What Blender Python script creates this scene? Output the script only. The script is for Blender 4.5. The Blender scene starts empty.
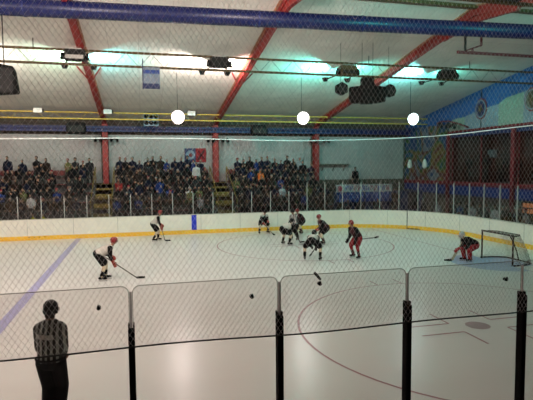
import bpy, bmesh, math, random
from mathutils import Vector, Matrix
from mathutils.bvhtree import BVHTree
random.seed(7)
S = bpy.context.scene
C = S.collection
R = math.radians
V = Vector

# ---------------------------------------------------------------- materials
def mat(name, col, rough=.6, metal=0, noise=0, nscale=3, spec=.4, coat=0):
    m = bpy.data.materials.new(name); m.use_nodes = True
    nt = m.node_tree; b = nt.nodes['Principled BSDF']
    b.inputs['Base Color'].default_value = (*col, 1)
    b.inputs['Roughness'].default_value = rough
    b.inputs['Metallic'].default_value = metal
    b.inputs['Specular IOR Level'].default_value = spec
    b.inputs['Coat Weight'].default_value = coat
    if noise:
        tc = nt.nodes.new('ShaderNodeTexCoord'); n = nt.nodes.new('ShaderNodeTexNoise')
        n.inputs['Scale'].default_value = nscale; n.inputs['Detail'].default_value = 5
        r = nt.nodes.new('ShaderNodeValToRGB')
        r.color_ramp.elements[0].position = .3; r.color_ramp.elements[1].position = .7
        r.color_ramp.elements[0].color = (*[c*(1-noise) for c in col], 1)
        r.color_ramp.elements[1].color = (*[min(1, c*(1+noise)) for c in col], 1)
        nt.links.new(tc.outputs['Object'], n.inputs['Vector'])
        nt.links.new(n.outputs['Fac'], r.inputs['Fac'])
        nt.links.new(r.outputs['Color'], b.inputs['Base Color'])
    return m

def emit(name, col, st):
    m = bpy.data.materials.new(name); m.use_nodes = True
    b = m.node_tree.nodes['Principled BSDF']
    b.inputs['Base Color'].default_value = (.1, .1, .1, 1)
    b.inputs['Emission Color'].default_value = (*col, 1)
    b.inputs['Emission Strength'].default_value = st
    return m

def glass_mat(name, tint, gloss):
    m = bpy.data.materials.new(name); m.use_nodes = True
    nt = m.node_tree; nt.nodes.clear()
    o = nt.nodes.new('ShaderNodeOutputMaterial'); mx = nt.nodes.new('ShaderNodeMixShader')
    t = nt.nodes.new('ShaderNodeBsdfTransparent'); g = nt.nodes.new('ShaderNodeBsdfGlossy')
    t.inputs['Color'].default_value = (*tint, 1); g.inputs['Roughness'].default_value = .08
    g.inputs['Color'].default_value = (.9, .9, .9, 1)
    mx.inputs['Fac'].default_value = gloss
    nt.links.new(t.outputs[0], mx.inputs[1]); nt.links.new(g.outputs[0], mx.inputs[2])
    nt.links.new(mx.outputs[0], o.inputs['Surface'])
    return m

def stripe_mat(name, a, b_, freq):
    m = mat(name, a, .8); nt = m.node_tree; b = nt.nodes['Principled BSDF']
    tc = nt.nodes.new('ShaderNodeTexCoord'); sp = nt.nodes.new('ShaderNodeSeparateXYZ')
    mu = nt.nodes.new('ShaderNodeMath'); mu.operation = 'MULTIPLY'; mu.inputs[1].default_value = freq
    fr = nt.nodes.new('ShaderNodeMath'); fr.operation = 'FRACT'
    gt = nt.nodes.new('ShaderNodeMath'); gt.operation = 'GREATER_THAN'; gt.inputs[1].default_value = .55
    mx = nt.nodes.new('ShaderNodeMix'); mx.data_type = 'RGBA'
    mx.inputs[6].default_value = (*a, 1); mx.inputs[7].default_value = (*b_, 1)
    nt.links.new(tc.outputs['Object'], sp.inputs[0]); nt.links.new(sp.outputs['X'], mu.inputs[0])
    nt.links.new(mu.outputs[0], fr.inputs[0]); nt.links.new(fr.outputs[0], gt.inputs[0])
    nt.links.new(gt.outputs[0], mx.inputs[0]); nt.links.new(mx.outputs[2], b.inputs['Base Color'])
    return m

def ceiling_mat():
    m = mat('ceiling_panels', (.62, .58, .53), .75); nt = m.node_tree; b = nt.nodes['Principled BSDF']
    tc = nt.nodes.new('ShaderNodeTexCoord')
    br = nt.nodes.new('ShaderNodeTexBrick'); br.offset = 0
    br.inputs['Scale'].default_value = 1; br.inputs['Brick Width'].default_value = 1.3
    br.inputs['Row Height'].default_value = 3.2; br.inputs['Mortar Size'].default_value = .018
    br.inputs['Color1'].default_value = (.76, .72, .67, 1); br.inputs['Color2'].default_value = (.71, .67, .62, 1)
    br.inputs['Mortar'].default_value = (.60, .56, .52, 1)
    n = nt.nodes.new('ShaderNodeTexNoise'); n.inputs['Scale'].default_value = 1.1; n.inputs['Detail'].default_value = 6
    mx = nt.nodes.new('ShaderNodeMix'); mx.data_type = 'RGBA'; mx.blend_type = 'MULTIPLY'; mx.inputs[0].default_value = .35
    r = nt.nodes.new('ShaderNodeValToRGB'); r.color_ramp.elements[0].position = .3; r.color_ramp.elements[0].color = (.6, .6, .6, 1)
    r.color_ramp.elements[1].position = .65
    nt.links.new(tc.outputs['Object'], br.inputs['Vector']); nt.links.new(tc.outputs['Object'], n.inputs['Vector'])
    nt.links.new(n.outputs['Fac'], r.inputs['Fac']); nt.links.new(br.outputs['Color'], mx.inputs[6])
    nt.links.new(r.outputs['Color'], mx.inputs[7]); nt.links.new(mx.outputs[2], b.inputs['Base Color'])
    return m

def ice_mat():
    m = mat('rink_ice', (.74, .73, .71), .22, spec=.5); nt = m.node_tree; b = nt.nodes['Principled BSDF']
    tc = nt.nodes.new('ShaderNodeTexCoord')
    mp = nt.nodes.new('ShaderNodeMapping'); mp.inputs['Scale'].default_value = (1, 3.5, 1)
    n = nt.nodes.new('ShaderNodeTexNoise'); n.inputs['Scale'].default_value = .35; n.inputs['Detail'].default_value = 3; n.inputs['Roughness'].default_value = .5
    r = nt.nodes.new('ShaderNodeValToRGB'); r.color_ramp.elements[0].position = .3; r.color_ramp.elements[1].position = .7
    r.color_ramp.elements[0].color = (.715, .70, .675, 1); r.color_ramp.elements[1].color = (.755, .745, .72, 1)
    r2 = nt.nodes.new('ShaderNodeMapRange'); r2.inputs['To Min'].default_value = .27; r2.inputs['To Max'].default_value = .29
    nt.links.new(tc.outputs['Object'], mp.inputs[0]); nt.links.new(mp.outputs[0], n.inputs['Vector'])
    nt.links.new(n.outputs['Fac'], r.inputs['Fac']); nt.links.new(r.outputs['Color'], b.inputs['Base Color'])
    nt.links.new(n.outputs['Fac'], r2.inputs['Value']); nt.links.new(r2.outputs[0], b.inputs['Roughness'])
    return m

def mural_mat():
    m = mat('painted_mural', (.2, .2, .2), .7); nt = m.node_tree; b = nt.nodes['Principled BSDF']
    tc = nt.nodes.new('ShaderNodeTexCoord'); n = nt.nodes.new('ShaderNodeTexNoise')
    n.inputs['Scale'].default_value = .42; n.inputs['Detail'].default_value = 2; n.inputs['Distortion'].default_value = 1.2
    r = nt.nodes.new('ShaderNodeValToRGB'); r.color_ramp.interpolation = 'CONSTANT'
    cs = [(0, (.012, .04, .12)), (.40, (.02, .07, .14)), (.45, (.04, .08, .02)), (.50, (.14, .09, .03)), (.54, (.08, .02, .02)), (.58, (.12, .14, .17)), (.66, (.02, .05, .12))]
    e = r.color_ramp.elements; e[0].color = (*cs[0][1], 1); e[1].position = cs[1][0]; e[1].color = (*cs[1][1], 1)
    for p_, c_ in cs[2:]:
        k = e.new(p_); k.color = (*c_, 1)
    nt.links.new(tc.outputs['Object'], n.inputs['Vector']); nt.links.new(n.outputs['Fac'], r.inputs['Fac'])
    nt.links.new(r.outputs['Color'], b.inputs['Base Color'])
    return m

def cord_mat(name, col):
    m = mat(name, col, .8); nt = m.node_tree; b = nt.nodes['Principled BSDF']; o = nt.nodes['Material Output']
    t = nt.nodes.new('ShaderNodeBsdfTranslucent'); t.inputs['Color'].default_value = (*col, 1)
    mx = nt.nodes.new('ShaderNodeMixShader'); mx.inputs['Fac'].default_value = .55
    nt.links.new(b.outputs[0], mx.inputs[1]); nt.links.new(t.outputs[0], mx.inputs[2]); nt.links.new(mx.outputs[0], o.inputs['Surface'])
    return m

M = dict(
 ice=ice_mat(), ceil=ceiling_mat(), mural=mural_mat(),
 concrete=mat('concrete', (.07, .065, .065), .8, noise=.2), wallw=mat('white_wall_panels', (.32, .295, .29), .8, noise=.08, nscale=.7),
 walld=mat('brown_wall', (.09, .07, .055), .8, noise=.2), board=mat('cream_board', (.78, .74, .66), .4, noise=.04),
 kick=mat('yellow_kick_plate', (.85, .47, .05), .45), seam=mat('grey_seam', (.35, .34, .30), .6), dseam=mat('dark_seam', (.06, .06, .05), .6),
 cap=mat('board_cap', (.5, .48, .42), .5), red_steel=mat('red_painted_steel', (.27, .02, .018), .55, noise=.2), rust=mat('brown_flange', (.42, .20, .12), .6, noise=.2),
 blue_steel=mat('blue_painted_steel', (.006, .013, .09), .5), duct=mat('blue_duct', (.003, .007, .055), .4, spec=.35),
 yellow=mat('mustard_steel', (.50, .34, .05), .55, noise=.25, nscale=6), brown=mat('brown_truss_steel', (.09, .055, .02), .6, noise=.5, nscale=8),
 stair=mat('dull_yellow_paint', (.16, .11, .02), .8, noise=.3, nscale=4), black=mat('black_plastic', (.006, .006, .006), .8, spec=.08), dark=mat('dark_grey_metal', (.02, .02, .02), .7, spec=.15), grey=mat('grey_metal', (.30, .29, .27), .4, .4),
 white=mat('white_plastic', (.75, .72, .68), .5), alu=mat('pale_aluminium', (.36, .35, .34), .5), net=cord_mat('netting_cord', (.72, .69, .69)),
 cord=mat('black_cord', (.03, .03, .03), .8), cable=mat('white_cable', (.85, .82, .82), .4), line_red=mat('red_ice_line', (.40, .20, .22), .35),
 line_blue=mat('blue_ice_line', (.38, .37, .60), .35), crease=mat('crease_blue_paint', (.38, .43, .60), .35), dot=mat('faceoff_dot_red', (.38, .30, .31), .35),
 mark=mat('board_blue_mark', (.02, .04, .50), .5), skin=mat('skin', (.26, .145, .10), .6), hair=mat('dark_hair', (.03, .02, .015), .8),
 wblue=mat('blue_wall_paint', (.010, .075, .24), .8, noise=.15), wpale=mat('pale_blue_grey_paint', (.19, .23, .29), .8, noise=.1), wgreen=mat('pale_green_paint', (.22, .28, .24), .8, noise=.1),
 navy=mat('navy_paint', (.01, .02, .08), .6), bandblue=mat('blue_band_paint', (.02, .05, .22), .6), bandred=mat('dark_red_paint', (.15, .012, .018), .6),
 maroon=mat('maroon_fabric', (.045, .010, .014), .85, noise=.3, nscale=9), jblack=mat('black_fabric', (.008, .008, .009), .9, spec=.1), jwhite=mat('white_jersey_fabric', (.50, .47, .43), .85, noise=.08, nscale=8),
 jred=mat('red_fabric', (.26, .012, .018), .8), tan=mat('tan_sock_fabric', (.62, .50, .36), .9), hred=mat('red_helmet_plastic', (.22, .02, .022), .4), hblack=mat('black_helmet_plastic', (.008, .008, .009), .5, spec=.25),
 gred=mat('red_glove_leather', (.26, .04, .03), .6), blade=mat('steel_blade', (.6, .6, .6), .25, .9), stick=mat('stick_grey', (.10, .09, .08), .5), stick_y=mat('wood_stick', (.42, .34, .24), .5),
 refstripe=stripe_mat('referee_stripes', (.012, .013, .012), (.30, .32, .30), 14.5), linestripe=stripe_mat('linesman_stripes', (.05, .05, .05), (.45, .45, .44), 10.0),
 name=mat('grey_name_bar', (.50, .51, .50), .8, noise=.5, nscale=40), paneglass=glass_mat('clear_pane', (.90, .89, .885), .03), farglass=glass_mat('far_clear_pane', (.82, .82, .83), .03),
 winglass=glass_mat('window_glass', (.6, .55, .55), .06), goal=mat('dark_red_goal_pipe', (.035, .012, .01), .5), goalnet=mat('goal_netting', (.26, .24, .21), .9),
 benchred=mat('red_bench_plastic', (.11, .012, .012), .6), interior=mat('interior_brown', (.20, .10, .07), .8, noise=.3, nscale=2), signw=mat('sign_cream', (.40, .38, .38), .7), signr=mat('sign_red_letters', (.33, .06, .09), .7), signb=mat('sign_blue_letters', (.10, .08, .30), .7),
 orange=emit('warm_lit_panel', (1, .30, .06), .55), tealscreen=emit('screen_glow', (.25, .6, .6), .35),
)

# ---------------------------------------------------------------- mesh helpers
def link(name, bm, m, parent=None, loc=None, smooth=False, rot=None):
    me = bpy.data.meshes.new(name); bm.normal_update(); bm.to_mesh(me); bm.free()
    for mm in (m if isinstance(m, (list, tuple)) else [m]): me.materials.append(mm)
    if smooth:
        for f in me.polygons: f.use_smooth = True
    o = bpy.data.objects.new(name, me); C.objects.link(o)
    if parent: o.parent = parent
    if loc: o.location = loc
    if rot: o.rotation_euler = rot
    return o

def tag(o, label=None, cat=None, group=None, kind=None):
    if label: o['label'] = label
    if cat: o['category'] = cat
    if group: o['group'] = group
    if kind: o['kind'] = kind
    return o

def empty(name, loc, label, cat, group=None, rz=0):
    o = bpy.data.objects.new(name, None); o.empty_display_size = .2; C.objects.link(o)
    o.location = loc; o.rotation_euler = (0, 0, rz)
    return tag(o, label, cat, group)

def copy_tree(o, parent=None):
    c = o.copy(); C.objects.link(c)
    if parent: c.parent = parent
    for ch in [x for x in bpy.data.objects if x.parent == o]: copy_tree(ch, c)
    return c

def box(bm, lo, hi, mi=0, bev=0):
    lo, hi = V(lo), V(hi); vs = [bm.verts.new((x, y, z)) for x in (lo.x, hi.x) for y in (lo.y, hi.y) for z in (lo.z, hi.z)]
    fs = [bm.faces.new([vs[i] for i in q]) for q in ((0, 1, 3, 2), (4, 6, 7, 5), (0, 4, 5, 1), (2, 3, 7, 6), (0, 2, 6, 4), (1, 5, 7, 3))]
    for f in fs: f.material_index = mi
    if bev: bmesh.ops.bevel(bm, geom=list({e for f in fs for e in f.edges}), offset=bev, segments=2, affect='EDGES')

def frame(d, side=None):
    d = d.normalized()
    s = V(side) if side is not None else (V((0, 0, 1)) if abs(d.z) < .9 else V((1, 0, 0)))
    a = (s - d*s.dot(d)).normalized(); return a, d.cross(a)

def tube(bm, pts, r, n=6, closed=False, mi=0, ends=True):
    pts = [V(p) for p in pts]; rings = []
    N = len(pts)
    for i, p in enumerate(pts):
        if closed: d = pts[(i+1) % N]-pts[i-1]
        else: d = pts[min(i+1, N-1)]-pts[max(i-1, 0)]
        a, b = frame(d); rr = r[i] if isinstance(r, (list, tuple)) else r
        rings.append([bm.verts.new(p+a*math.cos(2*math.pi*k/n)*rr+b*math.sin(2*math.pi*k/n)*rr) for k in range(n)])
    for i in range(N if closed else N-1):
        A, B = rings[i], rings[(i+1) % N]
        for k in range(n): bm.faces.new((A[k], A[(k+1) % n], B[(k+1) % n], B[k])).material_index = mi
    if not closed and ends:
        bm.faces.new(rings[0][::-1]).material_index = mi; bm.faces.new(rings[-1]).material_index = mi

def beam(bm, a, b, w, h, up=(0, 0, 1), mi=0):
    """rectangular bar; h along up, w across"""
    a, b = V(a), V(b); d = (b-a).normalized(); u = V(up); u = (u-d*u.dot(d)).normalized(); s = d.cross(u)
    q = [(-1, -1), (1, -1), (1, 1), (-1, 1)]
    A = [bm.verts.new(a+s*x*w/2+u*y*h/2) for x, y in q]; B = [bm.verts.new(b+s*x*w/2+u*y*h/2) for x, y in q]
    for k in range(4): bm.faces.new((A[k], A[(k+1) % 4], B[(k+1) % 4], B[k])).material_index = mi
    bm.faces.new(A[::-1]).material_index = mi; bm.faces.new(B).material_index = mi

def ellip(bm, c, r, rot=None, seg=14, mi=0):
    mtx = Matrix.Translation(V(c)) @ (rot.to_4x4() if rot else Matrix.Identity(4)) @ Matrix.Diagonal((*r, 1))
    g = bmesh.ops.create_uvsphere(bm, u_segments=seg, v_segments=max(6, seg*2//3), radius=1, matrix=mtx)
    for v in g['verts']:
        for f in v.link_faces: f.material_index = mi

def limb(bm, a, b, ra, rb, side=None, k=1.0, n=12):
    """closed tapered capsule; elliptical: radius along side is k*r"""
    a, b = V(a), V(b); d = b-a; L = d.length; dn = d.normalized(); s, t = frame(d, side)
    rings = []
    for (o, f) in ((-.95, .3), (-.7, .7), (0, 1)): rings.append((a+dn*o*ra*.8, ra*f))
    for i in (1, 2, 3): rings.append((a+d*i/4, ra+(rb-ra)*i/4))
    for (o, f) in ((0, 1), (.7, .7), (.95, .3)): rings.append((b+dn*o*rb*.8, rb*f))
    R_ = []
    for c, r in rings: R_.append([bm.verts.new(c+s*math.cos(2*math.pi*j/n)*r*k+t*math.sin(2*math.pi*j/n)*r) for j in range(n)])
    for A, B in zip(R_, R_[1:]):
        for j in range(n): bm.faces.new((A[j], A[(j+1) % n], B[(j+1) % n], B[j]))
    bm.faces.new(R_[0][::-1]); bm.faces.new(R_[-1])

def remesh(name, bm, m, vox, parent=None, smooth=4):
    """fuse the closed shapes in bm into one continuous skin"""
    o = link('t', bm, m)
    md = o.modifiers.new('r', 'REMESH'); md.mode = 'VOXEL'; md.voxel_size = vox
    sm = o.modifiers.new('s', 'SMOOTH'); sm.factor = .5; sm.iterations = smooth
    dg = bpy.context.evaluated_depsgraph_get(); dg.update()
    me = bpy.data.meshes.new_from_object(o.evaluated_get(dg)); me.name = name
    if not me.materials: me.materials.append(m)
    for f in me.polygons: f.use_smooth = True
    old = o.data; bpy.data.objects.remove(o); bpy.data.meshes.remove(old)
    n = bpy.data.objects.new(name, me); C.objects.link(n)
    if parent: n.parent = parent
    return n

NB = bmesh.new
# ---------------------------------------------------------------- camera
cx, cy, cz, yaw, pit, roll, fpx = -14.299, -17.2355, 4.0397, .24935, .06755, -.00704, 488.894
fw = V((math.sin(yaw)*math.cos(pit), math.cos(yaw)*math.cos(pit), -math.sin(pit)))
r0 = V((math.cos(yaw), -math.sin(yaw), 0)); u0 = r0.cross(fw)
rr = r0*math.cos(roll)+u0*math.sin(roll); uu = -r0*math.sin(roll)+u0*math.cos(roll)
cam = bpy.data.cameras.new('camera'); co = bpy.data.objects.new('camera', cam); C.objects.link(co)
co.matrix_world = Matrix(((rr.x, uu.x, -fw.x, cx), (rr.y, uu.y, -fw.y, cy), (rr.z, uu.z, -fw.z, cz), (0, 0, 0, 1)))
cam.sensor_width = 36; cam.lens = fpx/533*36; cam.clip_end = 200; cam.clip_start = .05
S.camera = co

# ---------------------------------------------------------------- setting
XE, FY, NY, RC = 3.7, 12.6, -13.2, 6.0
XL = -44.0
def rink_path(off=0, n=14, XL=XL+.35):
    """far side, corner, end, corner, near side; off grows outward"""
    pts = [(XL, FY+off), (-2.3, FY+off)]
    for i in range(1, n+1):
        a = math.pi/2*(1-i/n); pts.append((-2.3+(RC+off)*math.cos(a), 6.6+(RC+off)*math.sin(a)))
    pts.append((XE+off, NY+RC))
    for i in range(1, n+1):
        a = -math.pi/2*i/n; pts.append((-2.3+(RC+off)*math.cos(a), NY+RC+(RC+off)*math.sin(a)))
    pts.append((XL, NY-off)); return pts

def resample(pts, step, start=0.0):
    out = []; acc = start; d = 0
    for (a, b) in zip(pts, pts[1:]):
        a, b = V((*a, 0)), V((*b, 0)); L = (b-a).length
        while acc <= d+L: out.append(a+(b-a)*((acc-d)/L)); acc += step
        d += L
    return out

bm = NB(); vs = [bm.verts.new((x, y, 0)) for x, y in rink_path()]; bm.faces.new(vs[::-1])
floor = tag(link('floor', bm, M['ice']), kind='structure')
bm = NB(); box(bm, (XL, -20, -.25), (10, 19.2, -.03)); tag(link('floor', bm, M['concrete']), kind='structure')

def ring(bm, c, r0_, r1_, a0=0, a1=2*math.pi, n=72, z=.004):
    prev = None
    for i in range(n+1):
        a = a0+(a1-a0)*i/n
        q = (bm.verts.new((c[0]+r0_*math.cos(a), c[1]+r0_*math.sin(a), z)), bm.verts.new((c[0]+r1_*math.cos(a), c[1]+r1_*math.sin(a), z)))
        if prev: bm.faces.new((prev[0], prev[1], q[1], q[0]))
        prev = q
def quad(bm, pts, z=.004, mi=0): bm.faces.new([bm.verts.new((x, y, z)) for x, y in pts]).material_index = mi
def rect(bm, x0, y0, x1, y1, z=.004, mi=0): quad(bm, ((x0, y0), (x1, y0), (x1, y1), (x0, y1)), z, mi)

for sy in (-1, 1):
    c = (-6.15, 6.8*sy); bm = NB(); ring(bm, c, 4.50, 4.56)
    for sx in (-1, 1):                                     # restraining brackets and circle hash marks
        for ty in (-1, 1):
            x, y = c[0]+sx*.62, c[1]+ty*.32
            beam_pts = ((x, y), (x+sx*1.15, y))
            rect(bm, min(x, x+sx*1.15), y-.03, max(x, x+sx*1.15), y+.03)
            rect(bm, x-.03, min(y, y+ty*.85), x+.03, max(y, y+ty*.85))
    for ty in (-1, 1):
        for hx in (-.45, .45):
            y = c[1]+ty*4.55; rect(bm, c[0]+hx-.03, min(y, y+ty*.6), c[0]+hx+.03, max(y, y+ty*.6))
    link('faceoff_circle', bm, M['line_red'], floor)
    bm = NB(); ring(bm, c, 0.001, .30, z=.005); link('faceoff_dot', bm, M['dot'], floor)
bm = NB(); rect(bm, -18.04, NY+.02, -17.74, FY-.02); link('blue_line', bm, M['line_blue'], floor)
bm = NB(); rect(bm, -.03, NY+2.0, .03, -1.4, .004); rect(bm, -.03, 1.4, .03, FY-1, .004); link('goal_line', bm, M['line_red'], floor)
bm = NB(); ring(bm, (0, 0), .001, 1.85, math.pi/2, 3*math.pi/2, 40, .0045); rect(bm, 0, -1.0, 1.0, 1.0, .0045); link('goal_crease', bm, M['crease'], floor)

# boards: one thing with kick plate, cap, seams
def strip(bm, off, z0, z1, th, pts=None):
    a = rink_path(off); b = rink_path(off+th)
    for (p, q, p2, q2) in zip(a, a[1:], b, b[1:]):
        f = [bm.verts.new((x, y, z)) for (x, y) in (p, q, q2, p2) for z in (z0, z1)]
        bm.faces.new((f[0], f[2], f[3], f[1])); bm.faces.new((f[6], f[4], f[5], f[7])); bm.faces.new((f[1], f[3], f[5], f[7])); bm.faces.new((f[2], f[0], f[6], f[4]))
bm = NB(); strip(bm, .0, 0.002, 1.15, .1)
boards = tag(link('rink_boards', bm, M['board']), 'cream rink boards with yellow kick strip curving around the ice', 'rink boards')
bm = NB(); strip(bm, -.012, 0.0, .235, .02); link('kick_plate', bm, M['kick'], boards)
bm = NB(); strip(bm, -.015, 1.15, 1.19, .135); link('top_cap', bm, M['cap'], boards)
inner = rink_path(-.004)
for p in resample(inner[:17], 2.44, 20.6):
    d = V((0, 1, 0)) if p.y > FY-.2 else (V((p.x+2.3, p.y-6.6, 0)).normalized() if p.y > 6.6 else V((1, 0, 0)))
    t = V((-d.y, d.x, 0)); bm = NB(); beam(bm, p+V((0, 0, .24)), p+V((0, 0, 1.15)), .018, .012, up=d); link('panel_seam', bm, M['seam'], boards)
bm = NB(); box(bm, (-11.42, FY-.014, .24), (-11.12, FY-.002, 1.15)); link('blue_mark', bm, M['mark'], boards)
# access door outline in the far corner
pa = V((2.15, 10.75, 0)); d = V((pa.x+2.3, pa.y-6.6, 0)).normalized(); pc = V((-2.3, 6.6, 0))+d*(RC-.02); tt = V((d.y, -d.x, 0))
bm = NB(); beam(bm, pc+V((0, 0, .05)), pc+V((0, 0, 1.19)), .05, .03, up=d); beam(bm, pc-d*.03+V((0, 0, .05)), pc+tt*1.0-d*.05+V((0, 0, .05)), .03, .05)
link('door_gap', bm, M['dseam'], boards)

# far glass: panes and posts
pathP = resample(rink_path(.05)[:17], 1.22, .62)
far = [p for p in pathP if p.x > -25]
fp_post = fp_tall = fp_pane = None
def outward(p):
    if p.x < -2.3: return V((0, 1, 0))
    if p.y > 6.6: return V((p.x+2.3, p.y-6.6, 0)).normalized()
    return V((1, 0, 0))
protos = {}
for i, p in enumerate(far):
    tall = p.x > -5.2
    h = 1.83 if tall else 1.3
    key = ('post', tall)
    if key not in protos:
        bm = NB(); box(bm, (-.022, -.03, 1.19), (.022, .03, 1.19+h)); o = link('glass_post', bm, M['alu'])
        if tall: tag(o, 'tall pale post of the glass around the far right rink corner', 'post', 'tall glass posts around the far corner')
        else: tag(o, 'short white post of the glass on the far boards below the crowd', 'post', 'short glass posts on the far boards')
        protos[key] = o
    else: o = copy_tree(protos[key])
    o.location = (p.x, p.y, 0); d = outward(p); o.rotation_euler = (0, 0, math.atan2(d.y, d.x)-math.pi/2)
    if i < len(far)-1:
        q = far[i+1]; L = (q-p).length; t = (q-p).normalized()
        h2 = 1.80 if tall else 1.27
        key = ('pane', tall, round(L, 2))
        if key not in protos:
            bm = NB(); box(bm, (.04, -.006, 1.195), (L-.04, .006, 1.19+h2)); o = link('rink_shield', bm, M['farglass'])
            if tall: tag(o, 'tall clear pane of the glass around the far right rink corner', 'glass pane', 'tall glass panes around the far corner')
            else: tag(o, 'short clear pane on the far boards in front of the crowd', 'glass pane', 'short glass panes on the far boards')
            protos[key] = o
        else: o = copy_tree(protos[key])
        o.location = (p.x, p.y, 0); o.rotation_euler = (0, 0, math.atan2(t.y, t.x))

# near glass
GY = NY-.02
seams = [-16.87, -15.64, -14.408, -13.17, -11.935, -10.665, -9.42]
names = {0: 'clear rink glass pane at far left, past the striped referee', 1: 'clear rink glass pane in front of the striped referee',
         2: 'clear rink glass pane between the first and second black posts', 3: 'clear rink glass pane between the second and third black posts',
         4: 'clear rink glass pane between the third and rightmost black posts', 5: 'clear rink glass pane right of the rightmost black post'}
clips = {1: (-14.65, 2.945), 2: (-13.42, 2.945), 3: (-12.81, 3.015), 4: (-10.885, 2.93)}
for k in range(6):
    a, b = seams[k]+.014, seams[k+1]-.014; z0, z1 = 1.2, 3.095; rd = .06
    bm = NB(); pr = [(a, z0), (b, z0)]
    pr += [(b-rd+rd*math.cos(t*math.pi/10), z1-rd+rd*math.sin(t*math.pi/10)) for t in range(0, 6)]
    pr += [(a+rd+rd*math.cos(math.pi/2+t*math.pi/10), z1-rd+rd*math.sin(math.pi/2+t*math.pi/10)) for t in range(0, 6)]
    A = [bm.verts.new((x, GY-.006, z)) for x, z in pr]; B = [bm.verts.new((x, GY+.006, z)) for x, z in pr]
    bm.faces.new(A); bm.faces.new(B[::-1])
    for i in range(len(pr)): bm.faces.new((A[i], B[i], B[(i+1) % len(pr)], A[(i+1) % len(pr)]))
    pane = tag(link('rink_shield', bm, M['paneglass']), names[k], 'glass pane', 'near rink glass panes')
    bm = NB(); tube(bm, [(x, GY, z) for x, z in pr[1:]]+[(a, GY, z0)], .0032, 5); link('pane_edge', bm, M['seam'], pane)
    if k in clips:
        x, z = clips[k]; bm = NB(); tube(bm, [(x, GY-.012, z), (x, GY-.05, z)], .016, 12); ellip(bm, (x, GY-.05, z+.008), (.012, .010, .022), seg=8)
        link('pane_clip', bm, M['black'], pane)
        if k == 3:
            bm = NB(); beam(bm, (x-.045, GY-.025, z+.10), (x+.01, GY-.025, z+.035), .02, .02); link('clip_tab', bm, M['black'], pane)
plab = ['black post at left, between the referee and the left goal of ice', 'second black post from the left, below the crouched players', 'third black post from the left, below the red-trousered skater', 'rightmost black post, below the goal']
plab[0] = 'leftmost black post, just right of the striped referee'
for k in range(2, 6):
    x = seams[k]
    bm = NB(); box(bm, (x-.025, GY-.055, 1.19), (x+.025, GY-.02, 2.76), bev=.006); box(bm, (x-.025, GY-.03, 1.19), (x-.012, GY+.03, 2.79)); box(bm, (x+.012, GY-.03, 1.19), (x+.025, GY+.03, 2.79))
    o = tag(link('glass_post', bm, M['black']), plab[k-2], 'post', 'near black glass posts')
    bm = NB(); box(bm, (x-.008, GY-.010, 2.74), (x+.008, GY+.008, 3.05)); link('seam_strip', bm, M['cable'], o)

# near safety netting
NYN = GY-.2
bm = NB(); W, H = .0435, .064
x0, x1, z0, z1 = -20.0, -6.5, 2.655, 7.2
def wob(x, z): return V((x+.010*math.sin(z*2.3+x*1.1)+.006*math.sin(z*5.1-x*2.7), NYN+.02*math.sin(x*1.3+z*.7), z+.008*math.sin(x*2.9+z*1.7)))
sl = H/W; run = (z1-z0)/sl; nseg = 9
k = math.floor((x0-run)/W)*W
while k < x1+run:
    for s in (1, -1):
        pts = []
        for i in range(nseg+1):
            z = z0+(z1-z0)*i/nseg; x = k+s*(z-z0)/sl
            if x0 <= x <= x1: pts.append(wob(x, z))
        if len(pts) > 1: tube(bm, pts, .00105, 3, ends=False)
    k += W
netting = tag(link('safety_netting', bm, M['net']), 'pale diamond mesh safety net hanging in front of the whole view', 'netting')
bm = NB(); tube(bm, [wob(x0+(x1-x0)*i/60, z0) for i in range(61)], .007, 6); link('bottom_cord', bm, M['cord'], netting)

# white cable of the far netting
cp = [(x, y, 5.74+(.05*math.sin(x*.35) if y > 12 else 0)+(.16 if x > 2 else .0)) for x, y in [(-43+i*1.5, FY+.1) for i in range(27)]]
for i in range(0, 15):
    a = math.pi/2*(1-i/14); cp.append((-2.3+(RC+.1)*math.cos(a), 6.6+(RC+.1)*math.sin(a), 5.74+.16*i/14))
cp += [(XE+.1, 4, 5.92), (XE+.1, 0, 5.93), (XE+.1, -6, 5.93)]
bm = NB(); tube(bm, cp, .03, 6); tag(link('net_cable', bm, M['cable'], smooth=True), 'thin white cable strung above the far boards and corner', 'cable')

# walls, roof
def zr(y): return 10.4-.158*abs(y)
XW = 6.7
bm = NB()
for s in (1, -1):
    a = [(XL, 0, zr(0)), (XW+4, 0, zr(0)), (XW+4, s*20.5, zr(20.5)), (XL, s*20.5, zr(20.5))]
    lo = [bm.verts.new(p) for p in a]; hi = [bm.verts.new((p[0], p[1], p[2]+.2)) for p in a]
    bm.faces.new(lo); bm.faces.new(hi[::-1])
    for i in range(4): bm.faces.new((lo[i], lo[(i+1) % 4], hi[(i+1) % 4], hi[i]))
tag(link('ceiling', bm, M['ceil']), kind='structure')
WB = 19.0
bm = NB(); box(bm, (XL, WB, -.03), (XW+.3, WB+.2, zr(WB))); wallb = tag(link('wall_back', bm, M['walld']), kind='structure')
for xa, xb in ((-40.3, -32.6), (-32.3, -24.8), (-24.4, -17.0), (-16.5, -9.2), (-8.7, -1.5), (-1.0, 6.5)):
    bm = NB(); box(bm, (xa, WB-.05, 3.0), (xb, WB-.002, 6.38)); link('white_panel', bm, M['wallw'], wallb)
    bm = NB(); beam(bm, (xa, WB-.06, 6.12), (xb, WB-.06, 6.12), .02, .05); link('panel_trim', bm, M['grey'], wallb)
bm = NB(); box(bm, (XL-.2, -20, -.03), (XL, 19.2, 11)); tag(link('wall_left', bm, M['wallw']), kind='structure')
bm = NB(); box(bm, (XL, -20.2, -.03), (XW+.3, -20, 8)); tag(link('wall_front', bm, M['wallw']), kind='structure')
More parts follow.
